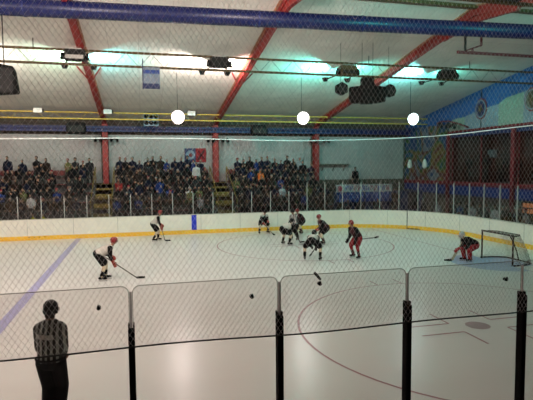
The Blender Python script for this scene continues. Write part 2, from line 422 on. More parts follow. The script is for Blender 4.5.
# end wall: blue above a pale skyline, band, lower wall; window gallery between
bm = NB()
def wallpoly(bm, pts, x=XW, th=.3, mi=0):
    A = [bm.verts.new((x, y, z)) for y, z in pts]; B = [bm.verts.new((x+th, y, z)) for y, z in pts]
    bm.faces.new(A).material_index = mi; bm.faces.new(B[::-1]).material_index = mi
    for i in range(len(pts)): bm.faces.new((A[i], B[i], B[(i+1) % len(pts)], A[(i+1) % len(pts)])).material_index = mi
wallpoly(bm, [(19.2, 6.3), (19.2, zr(19.2)+.1), (0, zr(0)+.1), (-20, zr(20)), (-20, 6.3)])
wallr = tag(link('wall_right', bm, M['wblue']), kind='structure')
bm = NB(); box(bm, (XW, -20, -.03), (XW+.3, 19.2, 2.95)); wallpoly(bm, [(19.2, 2.95), (19.2, 6.3), (12.9, 6.3), (12.9, 2.95)]); wallpoly(bm, [(-6, 2.95), (-6, 6.3), (-20, 6.3), (-20, 2.95)])
link('lower_wall', bm, M['walld'], wallr)
sky = [(13.5, 6.95), (12.4, 7.25), (11.4, 7.28), (9.6, 7.62), (8.2, 7.74), (7.6, 8.02), (6.2, 8.18), (4.8, 8.45), (3, 8.5), (1, 8.9), (-2, 8.9)]
cols = ['wgreen', 'wgreen', 'wpale', 'wpale', 'wgreen', 'wgreen', 'wpale', 'wpale', 'wgreen', 'wpale']
for (a, b), cn in zip(zip(sky, sky[1:]), cols):
    bm = NB(); wallpoly(bm, [(a[0], 6.4), (a[0], a[1]), (b[0], b[1]), (b[0], 6.4)], x=XW-.02, th=.018); link('pale_panel', bm, M[cn], wallr)
bm = NB(); wallpoly(bm, [(18.98, 2.95), (18.98, 7.1), (13.1, 6.9), (13.1, 2.95)], x=XW-.03, th=.028); link('painted_mural', bm, M['mural'], wallr)
bm = NB(); box(bm, (XW-.12, -6, 6.28), (XW-.002, 13.1, 6.42)); link('red_rail', bm, M['bandred'], wallr)
bm = NB(); box(bm, (XW-.08, -6, 5.95), (XW-.002, 12.9, 6.27)); link('navy_header', bm, M['navy'], wallr)
bm = NB(); box(bm, (XW-.12, -6, 2.68), (XW-.002, 18.9, 2.95)); link('red_band', bm, M['bandred'], wallr)
bm = NB(); box(bm, (XW-.10, -6, 2.05), (XW-.002, 18.9, 2.68)); link('blue_band', bm, M['bandblue'], wallr)
bm = NB()   # gallery room behind the windows
box(bm, (XW+.3, -6, 2.75), (XW+3.6, 13, 2.93)); box(bm, (XW+3.5, -6, 2.95), (XW+3.6, 13, 6.3)); box(bm, (XW+.3, 12.9, 2.95), (XW+3.6, 13.05, 6.3)); box(bm, (XW+.3, -6.1, 2.95), (XW+3.6, -6, 6.3)); box(bm, (XW+.3, -6, 6.2), (XW+3.6, 13, 6.35))
tag(link('trim_1', bm, M['interior']), kind='structure')
for n_, (a, b) in enumerate(((6.8, 12.8), (.6, 6.6), (-5.8, .4))):
    bm = NB(); box(bm, (XW+.1, a, 2.96), (XW+.12, b, 5.95)); w_ = tag(link('window_%d' % (n_+1), bm, M['winglass']), kind='structure')
    bm = NB(); box(bm, (XW+.05, a, 2.95), (XW+.16, a+.06, 5.95)); box(bm, (XW+.05, b-.06, 2.95), (XW+.16, b, 5.95)); box(bm, (XW+.05, (a+b)/2-.03, 2.95), (XW+.16, (a+b)/2+.03, 5.95)); link('window_frame', bm, M['bandred'], w_)
for y, lab in ((12.9, 'red steel post at the left edge of the upper gallery windows'), (6.7, 'red steel post between the upper gallery windows at far right'), (.5, 'red steel post right of the last gallery window, out past the goal')):
    bm = NB(); box(bm, (XW-.26, y-.13, -.02), (XW-.13, y+.13, 6.27)); box(bm, (XW-.3, y-.17, 2.9), (XW-.13, y+.17, 3.0)); tag(link('steel_post', bm, M['bandred']), lab, 'post', 'gallery posts')
for z0_, nm in ((4.6, 'tealscreen'),):
    bm = NB(); box(bm, (XW+2.2, 10.9, 4.55), (XW+2.3, 11.9, 5.15)); o = link('television', bm, M['dark']); tag(o, 'small glowing screen inside the gallery behind the left window', 'television')
    bm = NB(); box(bm, (XW+2.19, 10.95, 4.6), (XW+2.199, 11.85, 5.1)); link('screen', bm, M[nm], o)
    bm = NB(); box(bm, (XW+2.24, 11.35, 5.15), (XW+2.26, 11.41, 6.2)); link('ceiling_rod', bm, M['dark'], o)
bm = NB(); box(bm, (XW-.22, 5.0, 1.3), (XW-.002, 5.9, 2.0), bev=.02); o = tag(link('lit_display_case', bm, M['dark']), 'small case glowing orange low on the wall behind the goal', 'display case')
for i in range(2):
    for j in range(3):
        bm = NB(); box(bm, (XW-.235, 5.05+.27*j, 1.36+.32*i), (XW-.222, 5.27+.27*j, 1.6+.32*i)); link('lit_panel', bm, M['orange'], o)
# round emblems hung on the end wall
for y, z, lab in ((9.75, 7.62, 'left round club emblem with red ring on a vertical pipe'), (5.55, 7.66, 'right round club emblem with red ring, at the picture edge')):
    t = empty('round_emblem', (XW-.085, y, z), lab, 'emblem', 'round emblems on the end wall')
    def disc(nm, r, x, m, r_in=None, star=False):
        bm = NB(); pts = [(r*(1 if not star or i % 2 else .45)*math.cos(i*math.pi/(12 if not star else 5)+.3)*.95, r*(1 if not star or i % 2 else .45)*math.sin(i*math.pi/(12 if not star else 5)+.3)*1.15) for i in range(24 if not star else 10)]
        A = [bm.verts.new((x, a, b)) for a, b in pts]; B = [bm.verts.new((x+.02, a, b)) for a, b in pts]
        bm.faces.new(A); bm.faces.new(B[::-1])
        for i in range(len(pts)): bm.faces.new((A[i], B[i], B[(i+1) % len(pts)], A[(i+1) % len(pts)]))
        link(nm, bm, m, t)
    disc('backing_disc', .58, .03, M['bandred']); disc('pale_ring', .50, .0, M['wpale']); disc('inner_disc', .42, -.02, M['navy'] if y > 7 else M['walld']); disc('badge', .30, -.04, M['brown'], star=True)
bm = NB(); tube(bm, [(XW-.03, 9.75, 6.4), (XW-.03, 9.75, 9.0)], .028, 8); tag(link('vertical_pipe', bm, M['dark']), 'thin dark vertical pipe behind the left round emblem', 'pipe')

# frames: rafter pairs and columns
frames_x = [-39.9, -32.1, -24.4, -16.7, -9.0, -1.2]
lab_r = {-16.7: 'red roof rafter at left, above the left lamp', -9.0: 'red roof rafter at centre, rising right to the ridge', -1.2: 'red roof rafter at right, behind the hanging speakers', -24.4: 'red roof rafter beyond the left picture edge', -32.1: 'red roof rafter far out of view to the left', -39.9: 'red roof rafter nearest the left end wall'}
for fx in frames_x:
    bm = NB()
    for s in (1, -1):
        for i in range(1):
            a = V((fx, 0, zr(0)-.21)); b = V((fx, s*18.75, zr(18.75)-.21))
            beam(bm, a, b, .10, .34); beam(bm, a-V((0, 0, .17)), b-V((0, 0, .17)), .30, .05)
            c = a+(b-a)*.28; beam(bm, a-V((0, 0, .33)), a+(b-a)*.12-V((0, 0, .2)), .16, .22)
    t = tag(link('roof_rafter', bm, M['red_steel']), lab_r[fx], 'roof beam', 'red roof rafters')
    bm = NB()
    for s in (1, -1): beam(bm, (fx, 0, zr(0)-.03), (fx, s*18.75, zr(18.75)-.03), .3, .05)
    link('top_flange', bm, M['rust'], t)
    for s in (-1, 1):
        bm = NB(); beam(bm, (fx+s*.05, 9.5, zr(9.5)-.42), (fx+s*.55, 8.6, zr(8.6)-.03), .05, .05); link('fly_brace', bm, M['red_steel'], t)
lab_c = {-16.7: 'red wall column at left, beside the yellow stairs', -9.0: 'red wall column at centre, right of the blue and red banner', -1.2: 'red wall column at right, at the end of the crowd', -24.4: 'red wall column at the left picture edge', -32.1: 'red wall column out of view to the left', -39.9: 'red wall column nearest the left end wall'}
for fx in frames_x:
    bm = NB(); z1_ = zr(18.5)-.4
    box(bm, (fx-.18, 18.35, 0), (fx+.18, 18.39, z1_)); box(bm, (fx-.18, 18.86, 0), (fx+.18, 18.90, z1_)); box(bm, (fx-.02, 18.39, 0), (fx+.02, 18.86, z1_))
    t = tag(link('wall_column', bm, M['red_steel']), lab_c[fx], 'column', 'red wall columns')
    if -20 < fx:
        b_ = empty('spotlight_bar', (fx+.1, 18.2, 6.02), 'black bar of small spotlights on the %s red column' % {-16.7: 'left', -9.0: 'middle', -1.2: 'right'}[fx], 'spotlights', 'spotlight bars')
        bm = NB(); beam(bm, (-.8, 0, 0), (.8, 0, 0), .05, .05); beam(bm, (-.1, 0, 0), (-.1, .14, 0), .06, .06); link('bar', bm, M['black'], b_)
        for x in (-.7, -.35, .35, .72):
            bm = NB(); tube(bm, [(x, .05, .1), (x, -.22, -.12)], [.07, .11], 10); link('lamp_can', bm, M['black'], b_)
# ridge beam, blue eave beam
bm = NB(); box(bm, (XL, -.12, zr(0)-.14), (XW, .12, zr(0)-.02)); tag(link('ridge_beam', bm, M['brown']), 'brown steel ridge beam along the top of the roof', 'roof beam')
bm = NB(); z = 6.72
beam(bm, (XL, 18.2, z), (XW, 18.2, z), .05, .34); beam(bm, (XL, 18.2, z+.17), (XW, 18.2, z+.17), .22, .04); beam(bm, (XL, 18.2, z-.17), (XW, 18.2, z-.17), .22, .04)
tag(link('eave_beam', bm, M['blue_steel']), 'long blue steel beam above the white back wall', 'steel beam')
# duct
bm = NB(); a, b = V((-40, 2.6, 9.45)), V((8, -.5, 9.5))
pts = [a+(b-a)*i/24 for i in range(25)]; tube(bm, pts, .29, 24)
duct = tag(link('ventilation_duct', bm, M['duct'], smooth=True), 'long round blue duct running under the ridge of the roof', 'duct')
for i in range(1, 24, 2):
    bm = NB(); d = (b-a).normalized()*.03; tube(bm, [pts[i]-d, pts[i]+d], .305, 24); link('duct_collar', bm, M['blue_steel'], duct)

# lattice trusses
def truss(y, zb, zt, mtop, mbot, mweb, label, step=.42, r=.035, sag=.0):
    bm = NB(); N = 60; X0, X1 = XL, XW-.02
    P = lambda z, i: V((X0+(X1-X0)*i/N, y, z))
    tube(bm, [P(zt, i) for i in range(N+1)], r, 6)
    t = tag(link('lattice_truss', bm, mtop), label, 'truss', 'roof trusses')
    bm = NB(); tube(bm, [P(zb, i) for i in range(N+1)], r, 6); link('bottom_chord', bm, mbot, t)
    bm = NB(); x = X0; up = False; pts = []
    while x < X1: pts.append((x, y, zt if up else zb)); up = not up; x += step
    tube(bm, pts, .013, 4); link('lattice_web', bm, mweb, t)
    return t
t1 = truss(5.5, 8.50, 9.10, M['brown'], M['brown'], M['dark'], 'brown lattice truss carrying the lamps under the rafters', .55, .055)
t3 = truss(-5.5, 8.50, 9.10, M['brown'], M['brown'], M['dark'], 'brown lattice truss on the near side of the roof, above the camera side', .55, .055)
t2 = truss(15.8, 7.16, 7.56, M['yellow'], M['yellow'], M['yellow'], 'yellow lattice truss above the crowd and the blue beam', .5, .045)
for x in (-18.6, -3.2, 2.6):
    bm = NB(); tube(bm, [(x, 5.5, 9.1), (x, 5.5, zr(5.5)-.01)], .02, 6); link('hanger_rod', bm, M['dark'], t1)

# lamp units on the first truss (up-lighting the roof)
def area(name, loc, tgt, size, e, col, shape='DISK', size_y=None, spread=180):
    l = bpy.data.lights.new(name, 'AREA'); l.energy = e; l.color = col; l.shape = shape; l.size = size
    l.spread = R(spread)
    if size_y: l.size_y = size_y
    o = bpy.data.objects.new(name, l); C.objects.link(o); o.location = loc
    o.rotation_euler = (V(tgt)-V(loc)).to_track_quat('-Z', 'Y').to_euler(); return o
TEAL = (.12, .90, .74); WARM = (1, .85, .76); GRN = (.55, 1, .72); CY = (.18, .92, .92)
UP = 8; UR = 1.9
units = [(-16.95, 8.85, 'leftmost black lamp unit on the brown truss, with a green-white glow', GRN, CY, 60, 75), (-10.72, 8.82, 'black lamp unit left of centre on the truss, lighting the roof warm white', WARM, WARM, 95, 95),
         (-4.35, 8.72, 'brown lamp unit on the truss above the hanging speakers', TEAL, TEAL, 110, 60), (1.25, 8.74, 'rightmost lamp unit on the truss with a cyan glow', CY, TEAL, 110, 25), (-22.3, 8.8, 'lamp unit on the truss just beyond the left picture edge', WARM, WARM, 60, 90), (-29, 8.8, 'lamp unit on the truss far out to the left', WARM, WARM, 80, 80)]
for x, z, lab, cl, cr, el, er in units:
    t = empty('lamp_unit', (x, 5.5, z), lab, 'lamp', 'truss lamp units')
    bm = NB(); box(bm, (-.42, -.26, -.20), (.42, .2, .25), bev=.04); link('housing', bm, M['dark'] if x != -4.35 else M['brown'], t)
    bm = NB(); box(bm, (-.36, -.30, -.16), (.36, -.262, .0)); link('front_plate', bm, M['grey'] if x == -16.95 else M['dark'], t)
    for s in (-1, 1):
        bm = NB(); tube(bm, [(s*.42, -.05, -.05), (s*.56, -.05, -.02)], [.13, .17], 14); link('side_lamp', bm, M['black'], t)
    bm = NB(); box(bm, (-.3, -.2, .25), (.3, .14, .30)); link('lamp_shade', bm, M['grey'], t)
    for s in (-1, 1):
        bm = NB(); beam(bm, (s*.35, .15, -.12), (s*.62, 1.4, -.2), .05, .05); tube(bm, [(s*.62, 1.4, -.28), (s*.62, 1.4, -.1)], [.1, .18], 14); link('added_rear_lamp', bm, M['dark'], t)  # arm and can added behind the unit to hold the shifted uplight
    for s, c_, e_ in ((-1, cl, el), (1, cr, er)):
        o = area('uplight', (x+s*.62, 6.95, z-.05), (x+s*1.9, 8.3, zr(8.3)), .3, e_*UP, c_); o.parent = t; o.matrix_parent_inverse = Matrix.Translation(t.location).inverted()

for x, cl, e_ in ((-36, WARM, 260), (-29, WARM, 260), (-22.3, WARM, 300), (-16.95, WARM, 320), (-10.72, WARM, 320), (-4.35, TEAL, 200), (1.25, TEAL, 130)):  # near-side lamps added out of view to wash the ceiling with light
    t = empty('lamp_unit', (x, -5.5, 8.8), 'added unseen lamp unit on the near truss, brightening the ceiling', 'lamp', 'added near truss lamp units')
    bm = NB(); box(bm, (-.42, -.26, -.20), (.42, .26, .25), bev=.04); link('housing', bm, M['dark'], t)
    bm = NB(); tube(bm, [(0, .26, .0), (0, .42, .06)], [.14, .2], 14); link('lamp_can', bm, M['black'], t)
    o = area('uplight', (x, -4.95, 8.9), (x, 3.5, 9.9), .4, e_*UR, cl); o.parent = t; o.matrix_parent_inverse = Matrix.Translation(t.location).inverted()

# floodlights on the second truss
FL = .2; FLY = 8.6
for x, z, lab, c_, e_ in ((-12.41, 6.65, 'left round floodlight glaring pinkish white, high over the ice', (1, .86, .85), 700), (-5.61, 6.72, 'middle round floodlight glaring white, high over the ice', (1, .97, .95), 600), (1.16, 6.78, 'right round floodlight glaring pale cyan near the room corner', (.75, 1, 1), 300), (-25.2, 6.7, 'round floodlight under the roof just beyond the left picture edge', (1, .88, .8), 700), (-33.3, 6.7, 'round floodlight under the roof far out to the left', (1, .88, .8), 700)):
    t = empty('floodlight', (x, FLY, z), lab, 'floodlight', 'floodlights hanging under the roof')
    d = V((-.05 if x > -14.3 else .05, -1, -.16)).normalized()
    bm = NB(); tube(bm, [V((0, 0, 0))-d*.3, V((0, 0, 0))-d*.15, V((0, 0, 0)), d*.06], [.12, .24, .32, .35], 24, ends=False); link('reflector', bm, M['grey'], t, smooth=True)
    bm = NB(); tube(bm, [V((0, 0, 0))-d*.01, V((0, 0, 0))+d*.03], .32, 24); link('lens', bm, emit('flood_lens', c_, 11), t)
    bm = NB(); beam(bm, (0, .3, -.02), (0, .3, zr(FLY+.3)-z-.02), .022, .022, up=(1, 0, 0)); beam(bm, -d*.22, (0, .32, .02), .06, .06); link('bracket', bm, M['dark'], t)
    o = area('flood', V((x, FLY, z))+d*.2, V((x, FLY, z))+d*.2+V((0, -1, -.75)), .8, e_*FL, c_); o.parent = t; o.matrix_parent_inverse = Matrix.Translation(t.location).inverted()

# added, unseen downlights on the near side of the roof, to brighten the ice
DL = 1.0
for i, (x, y, c_, e_) in enumerate(((-30, -6, WARM, 500), (-23, -6, WARM, 520), (-16, -6, WARM, 330), (-9, -6, (1, .86, .78), 40), (-2, -6, (.8, .85, .8), 25), (-23, -6.6, WARM, 520), (-15.2, -6.6, WARM, 450), (-8, -6.6, (1, .90, .84), 200), (-1.5, -6.6, (.3, 1, .85), 190))):
    z = 8.32
    t = empty('added_roof_lamp', (x, y, z), 'added square lamp, out of view under the roof above the %s' % ('near ice' if y < 0 else 'middle of the ice'), 'lamp', 'added roof downlights')
    bm = NB(); box(bm, (-.35, -.35, .04), (.35, .35, .22), bev=.03); link('housing', bm, M['grey'], t)
    bm = NB(); box(bm, (-.03, -.03, .2), (.03, .03, zr(y)-z-.01)); link('stem', bm, M['dark'], t)
    o = area('added_ice_light', (x, y, z), (x, y if y > -6.3 else 4.5, 0), .6, e_*DL, c_, 'SQUARE'); o.parent = t; o.matrix_parent_inverse = Matrix.Translation(t.location).inverted()
# warm lamps of the gallery and the stands
area('gallery_lamp', (XW+2, 4.5, 6.1), (XW+2, 4.5, 3), 1, 30, (1, .5, .35))
area('gallery_lamp', (XW+2, 9.5, 6.1), (XW+2, 9.5, 3), 1, 14, (.8, .7, .55))

# hanging speakers
def hung(name, loc, label, cat, build, rz=0, group=None):
    t = empty(name, loc, label, cat, group, rz); build(t); return t
def big(t):
    bm = NB()
    for i in range(3):
        a = R(-28+28*i); rot = Matrix.Rotation(a, 4, 'Z')
        b2 = NB(); box(b2, (-.33, -.35, -.46+.06*abs(i-1)), (.33, .35, .44-.12*abs(i-1)), bev=.05); b2.transform(Matrix.Translation((math.sin(a)*.9, (1-math.cos(a))*.9, 0)) @ rot)
        link('speaker_cabinet', b2, M['black'], t)
    bm = NB(); box(bm, (-.3, -.2, .46), (.3, .2, .72), bev=.03); link('top_mount', bm, M['black'], t)
    bm = NB(); 
    for x in (-.25, .25): tube(bm, [(x, 0, .7), (x, 0, zr(4)-t.location.z-.01)], .01, 6)
    link('hanger', bm, M['dark'], t)
hung('speaker_cluster', (-4.0, 4.0, 7.42), 'large black loudspeaker cluster hanging in front of the right rafter', 'loudspeaker', big, R(-16))
def hexs(t):
    bm = NB(); tube(bm, [(0, .18, 0), (0, .1, 0), (0, -.18, 0), (0, -.2, 0)], [.16, .28, .32, .28], 6 if t.location.x < -4 else 8); link('cabinet', bm, M['black'], t)
    bm = NB(); tube(bm, [(0, -.2, 0), (0, -.215, 0)], .2, 16); link('grille', bm, M['dark'], t)
    bm = NB(); tube(bm, [(0, 0, .25), (0, 0, zr(t.location.y)-t.location.z-.01)], .009, 6); link('hanger', bm, M['dark'], t)
hung('small_speaker', (-5.25, 4.2, 7.62), 'small hexagonal black speaker left of the speaker cluster', 'loudspeaker', hexs)
hung('small_speaker', (-2.75, 4.3, 7.62), 'small round black speaker right of the speaker cluster', 'loudspeaker', hexs)
def lefts(t):
    bm = NB(); pr = [(-.65, -.55), (.55, -.45), (.42, .52), (-.1, .62), (-.65, .55)]
    A = [bm.verts.new((x, -.4, z)) for x, z in pr]; B = [bm.verts.new((x*.8, .4, z*.85)) for x, z in pr]
    bm.faces.new(A); bm.faces.new(B[::-1])
    for i in range(5): bm.faces.new((A[i], B[i], B[(i+1) % 5], A[(i+1) % 5]))
    bmesh.ops.bevel(bm, geom=bm.edges[:], offset=.04, segments=2, affect='EDGES'); link('cabinet', bm, M['black'], t)
    bm = NB(); box(bm, (-.55, -.415, -.42), (.38, -.395, .45)); link('grille', bm, M['dark'], t)
    bm = NB(); tube(bm, [(0, 0, .45), (0, 0, zr(3)-t.location.z-.01)], .02, 6); link('hanger', bm, M['dark'], t)
hung('hanging_speaker', (-19.15, 3.0, 7.25), 'black tapered loudspeaker hanging at the left picture edge', 'loudspeaker', lefts)
# boxes under the eave truss
def under(t):
    bm = NB(); box(bm, (-.6, -.25, -.4), (.55, .25, .30), bev=.08); link('housing', bm, M['black'], t)
    bm = NB(); box(bm, (-.5, -.27, -.3), (.45, -.251, .1)); link('front_grille', bm, M['dark'], t)
    bm = NB(); 
    for x in (-.4, .4): tube(bm, [(x, 0, .28), (x, 0, 7.16-t.location.z)], .02, 6)
    link('hanger', bm, M['dark'], t)
hung('hanging_heater', (-18.2, 15.8, 6.62), 'black box heater hanging below the yellow truss at left', 'heater', under)
hung('hanging_heater', (-6.35, 15.8, 6.62), 'black box heater hanging below the yellow truss between the floodlights', 'heater', under)
for x, lab in ((-20.6+.2, 'small white box on the yellow truss at far left'), (-16.3, 'small white box on the yellow truss above the left column'), (-11.0, 'small white box on the yellow truss right of the left floodlight')):
    t = empty('emergency_light', (x, 15.72, 7.6), lab, 'emergency light', 'white boxes on the truss')
    bm = NB(); box(bm, (-.25, -.12, -.12), (.25, .0, .16), bev=.02); link('case', bm, M['white'], t)
    bm = NB(); box(bm, (.25, -.1, -.1), (.33, -.02, .12)); link('side_cover', bm, M['dark'], t)
# banner on truss one
t = empty('hanging_banner', (-13.77, 5.45, 8.5), 'small grey and blue banner hanging from the brown truss', 'banner')
bm = NB(); box(bm, (-.36, -.012, -.95), (.36, .012, 0)); link('cloth', bm, M['wpale'], t)
for z0_, z1_, mm in ((-.28, -.12, 'bandblue'), (-.95, -.72, 'navy')):
    bm = NB(); box(bm, (-.36, -.02, z0_), (.36, -.0125, z1_)); link('stripe', bm, M[mm], t)
bm = NB(); box(bm, (-.40, -.03, -.97), (-.355, .03, .35)); link('side_batten', bm, M['navy'], t)
# dark dotted panel behind truss two
t = empty('dotted_sign', (-13.6, 16.6, 7.25), 'dark panel with two rows of round openings beside the left floodlight', 'speaker panel')
bm = NB(); box(bm, (-.48, -.05, -.42), (.48, .05, .38)); link('panel', bm, M['wpale'], t)
for i in range(3):
    for j in range(2):
        bm = NB(); tube(bm, [(-.31+.31*i, -.05, -.22+.42*j), (-.31+.31*i, -.07, -.22+.42*j)], .145, 12); link('round_opening', bm, M['black'], t)
bm = NB()
for x in (-.4, .4): tube(bm, [(x, 0, .36), (x, 0, zr(16.6)-7.25-.01)], .02, 6)
link('hanger', bm, M['dark'], t)
# red trapeze frame near the roof at right
bm = NB(); beam(bm, (-1.35, 1.0, 8.79), (6.6, 1.0, 8.79), .10, .11); t = tag(link('trapeze_bar', bm, M['bandred']), 'dark red steel bar hung by rods from the roof at upper right', 'steel frame')
bm = NB(); beam(bm, (-.98, 1.0, 8.82), (-.98, 1.0, zr(1)-.02), .07, .07, up=(1, 0, 0)); link('hanger_rod', bm, M['dark'], t)
bm = NB(); beam(bm, (-.2, 1.0, 9.12), (-.2, 1.0, zr(1)-.02), .07, .07, up=(1, 0, 0)); link('hanger_rod', bm, M['bandred'], t)
bm = NB(); beam(bm, (-.98, 1.0, 8.86), (-.2, 1.0, 9.12), .06, .06); beam(bm, (-.62, 1.0, 8.82), (-.62, 1.0, 8.98), .06, .06, up=(1, 0, 0)); link('diagonal_brace', bm, M['bandred'], t)
bm = NB(); beam(bm, (4.5, 1.0, 8.79), (4.5, 1.0, zr(1)-.02), .07, .07, up=(1, 0, 0)); link('hanger_rod', bm, M['dark'], t)
# small equipment rail in the corner
t = empty('lamp_bracket', (6.2, 12.2, 6.75), 'dark curved bracket with lamps fixed above the red rail in the corner', 'lamp bracket')
bm = NB(); tube(bm, [(.40, 1.9, .1), (0, 1.6, .3), (-.15, .8, .36), (-.15, 0, .3), (0, -.9, .05), (.40, -1.3, -.2)], .05, 8); link('curved_arm', bm, M['bandred'], t, smooth=True)
for y, z in ((1.0, .12), (.1, .02), (-.5, -.05)):
    bm = NB(); ellip(bm, (-.12, y, z), (.16, .24, .2), seg=10); link('lamp_head', bm, M['dark'], t)
for y, lab in ((18.0, 'left of two pale wall lamps below the mural'), (15.85, 'right of two pale wall lamps below the mural')):
    t = empty('wall_lamp', (XW-.16, y, 4.2), lab, 'wall lamp', 'wall lamps on the mural')
    bm = NB(); tube(bm, [(0, 0, -.36), (0, 0, -.2), (0, 0, .1), (0, 0, .36)], [.10, .20, .17, .06], 12); link('glass_shade', bm, M['white'], t, smooth=True)
    bm = NB(); box(bm, (-.02, -.05, .2), (.13, .05, .4)); link('bracket', bm, M['dark'], t)

# wall banner, blue with white disc and red
t = empty('wall_banner', (-10.45, 18.9, 5.43), 'dark blue and red banner with a pale round crest on the back wall', 'banner')
bm = NB(); box(bm, (-.78, -.03, -1.0), (.02, .0, 0)); link('blue_half', bm, M['navy'], t)
bm = NB(); box(bm, (.02, -.03, -1.0), (.78, .0, 0)); link('red_half', bm, M['jred'], t)
for r_, mm, dy in ((.34, 'wpale', .045), (.14, 'bandred', .06)):
    bm = NB(); tube(bm, [(-.35, -.03, -.48), (-.35, -dy, -.48)], r_, 20); link('crest', bm, M[mm], t)
bm = NB(); beam(bm, (.15, -.04, -.85), (.65, -.04, -.15), .02, .12, up=(0, 0, 1)); beam(bm, (.2, -.04, -.2), (.62, -.04, -.75), .02, .08); link('dark_figure', bm, M['maroon'], t)

# stands
rows = [(13.9, .95), (14.85, 1.5), (15.8, 2.05), (16.75, 2.6), (17.65, 2.95)]
XS0, XS1 = -40.0, -1.45
bm = NB()
for k, (y, z) in enumerate(rows): box(bm, (XS0, y-.40, -.03), (XS1, (rows[k+1][0]-.40 if k < 4 else 18.34), z-.001))
tag(link('trim_2', bm, M['concrete']), kind='structure')
aisles = (-16.7, -9.0, -24.4, -32.1)
secs = [(-24.0+.6, -16.7-.65, 'left of the left red column'), (-16.7+.65, -9.0-.65, 'between the left and middle red columns'), (-9.0+.65, XS1-.1, 'right of the middle red column')]
ordn = ['front', 'second', 'third', 'fourth', 'back']
for k, (y, z) in enumerate(rows):
    for (a, b, sn) in secs:
        t = empty('bench', ((a+b)/2, y+.2, z), 'red bench in the %s row, %s' % (ordn[k], sn), 'bench', 'spectator benches')
        w = (b-a)/2; bm = NB(); box(bm, (-w, -.14, .37), (w, .16, .42)); link('seat_plank', bm, M['benchred'], t)
        for i in range(5):
            x = -w+.2+(2*w-.4)*i/4; bm = NB(); box(bm, (x-.03, -.1, 0), (x+.03, .12, .37)); link('leg', bm, M['dark'], t)
        if k == 4:
            bm = NB(); box(bm, (-w, .16, .6), (w, .2, .95)); link('backrest', bm, M['benchred'], t)
            for i in range(5):
                x = -w+.2+(2*w-.4)*i/4; bm = NB(); box(bm, (x-.03, .12, .3), (x+.03, .16, .7)); link('back_bracket', bm, M['dark'], t)
for x, lab in ((-16.7, 'yellow stair aisle climbing the stand at the left red column'), (-9.0, 'yellow stair aisle climbing the stand at the middle red column')):
    t = empty('stair_aisle', (x, 13.5, 0), lab, 'stairs', 'yellow stair aisles')
    for k, (y, z) in enumerate(rows):
        for h in range(2):
            bm = NB(); zz = z if h else z-.27
            y0_ = y-.40-13.5-(0 if h else .28); box(bm, (-.55, y0_, zz-.25), (.55, y0_+.28+(.35 if h else 0), zz+.012)); link('step', bm, M['stair'], t)
    bm = NB(); tube(bm, [(-.6, .1, .9), (-.6, .1, 2.0), (-.6, 4.0, 4.1), (-.6, 4.0, 3.0)], .03, 6); tube(bm, [(.6, .1, .9), (.6, .1, 2.0), (.6, 4.0, 4.1), (.6, 4.0, 3.0)], .03, 6); link('handrail', bm, M['stair'], t)
# booth at right with the sign
bm = NB(); box(bm, (-1.2, 14.9, 0), (5.8, 15.0, 2.25)); t = tag(link('booth_wall', bm, M['navy']), 'low dark blue booth wall behind the lettered sign at right', 'booth wall')
for i in range(5):
    x = -1.0+1.4*i; bm = NB(); box(bm, (x, 14.86, .9), (x+.75, 14.898, 2.1)); link('dark_opening', bm, M['black'], t)
t = empty('lettered_sign', (.95, 14.55, 2.5), 'long cream sign with worn red and blue lettering behind the far glass', 'sign')
bm = NB(); box(bm, (-2.15, -.03, -.27), (2.15, .03, .27)); link('sign_board', bm, M['signw'], t)
bm = NB(); tube(bm, [(-1.85, -.03, 0), (-1.85, -.045, 0)], .19, 16); link('round_mark', bm, M['signr'], t)
random.seed(3)
for i in range(11):
    x = -1.35+i*.31; bm = NB(); mm = M['signb'] if i % 4 in (0, 1) else M['signr']
    h = .16+.03*random.random()
    beam(bm, (x-.07, -.036, -h), (x-.07+random.choice((0, .08)), -.036, h), .01, .045, up=(1, 0, 0))
    beam(bm, (x-.07, -.036, random.choice((-h, 0, h))), (x+.10, -.036, random.choice((-h, 0, h))), .01, .045)
    beam(bm, (x+.10, -.036, -h*random.random()), (x+.10, -.036, h), .01, .045, up=(1, 0, 0)); link('painted_letter', bm, mm, t)
bm = NB(); box(bm, (-2.0, -.02, -2.5), (-1.95, .02, -.2)); box(bm, (1.95, -.02, -2.5), (2.0, .02, -.2)); box(bm, (0, -.02, -2.5), (.05, .02, -.2)); link('support_post', bm, M['dark'], t)
bm = NB(); box(bm, (-2.1, -.01, -.95), (2.1, .01, -.28)); link('blue_skirt', bm, M['bandblue'], t)
bm = NB(); box(bm, (-.95, 18.5, 4.12), (1.55, 18.94, 4.24)); t = tag(link('wall_shelf', bm, M['walld']), 'dark shelf on the back wall right of the crowd', 'shelf')
bm = NB(); 
for x in (-.6, .3, 1.2): beam(bm, (x, 18.52, 4.12), (x, 18.93, 3.7), .05, .05)
link('bracket', bm, M['walld'], t)

# ---------------------------------------------------------------- people
def ik(a, c, l1, l2, pole):
    a, c, pole = V(a), V(c), V(pole); d = c-a; L = min(d.length, (l1+l2)*.995); dn = d.normalized(); c = a+dn*L
    x = (l1*l1-l2*l2+L*L)/(2*L); h = math.sqrt(max(0, l1*l1-x*x)); p = (pole-dn*pole.dot(dn)).normalized()
    return a+dn*x+p*h, c

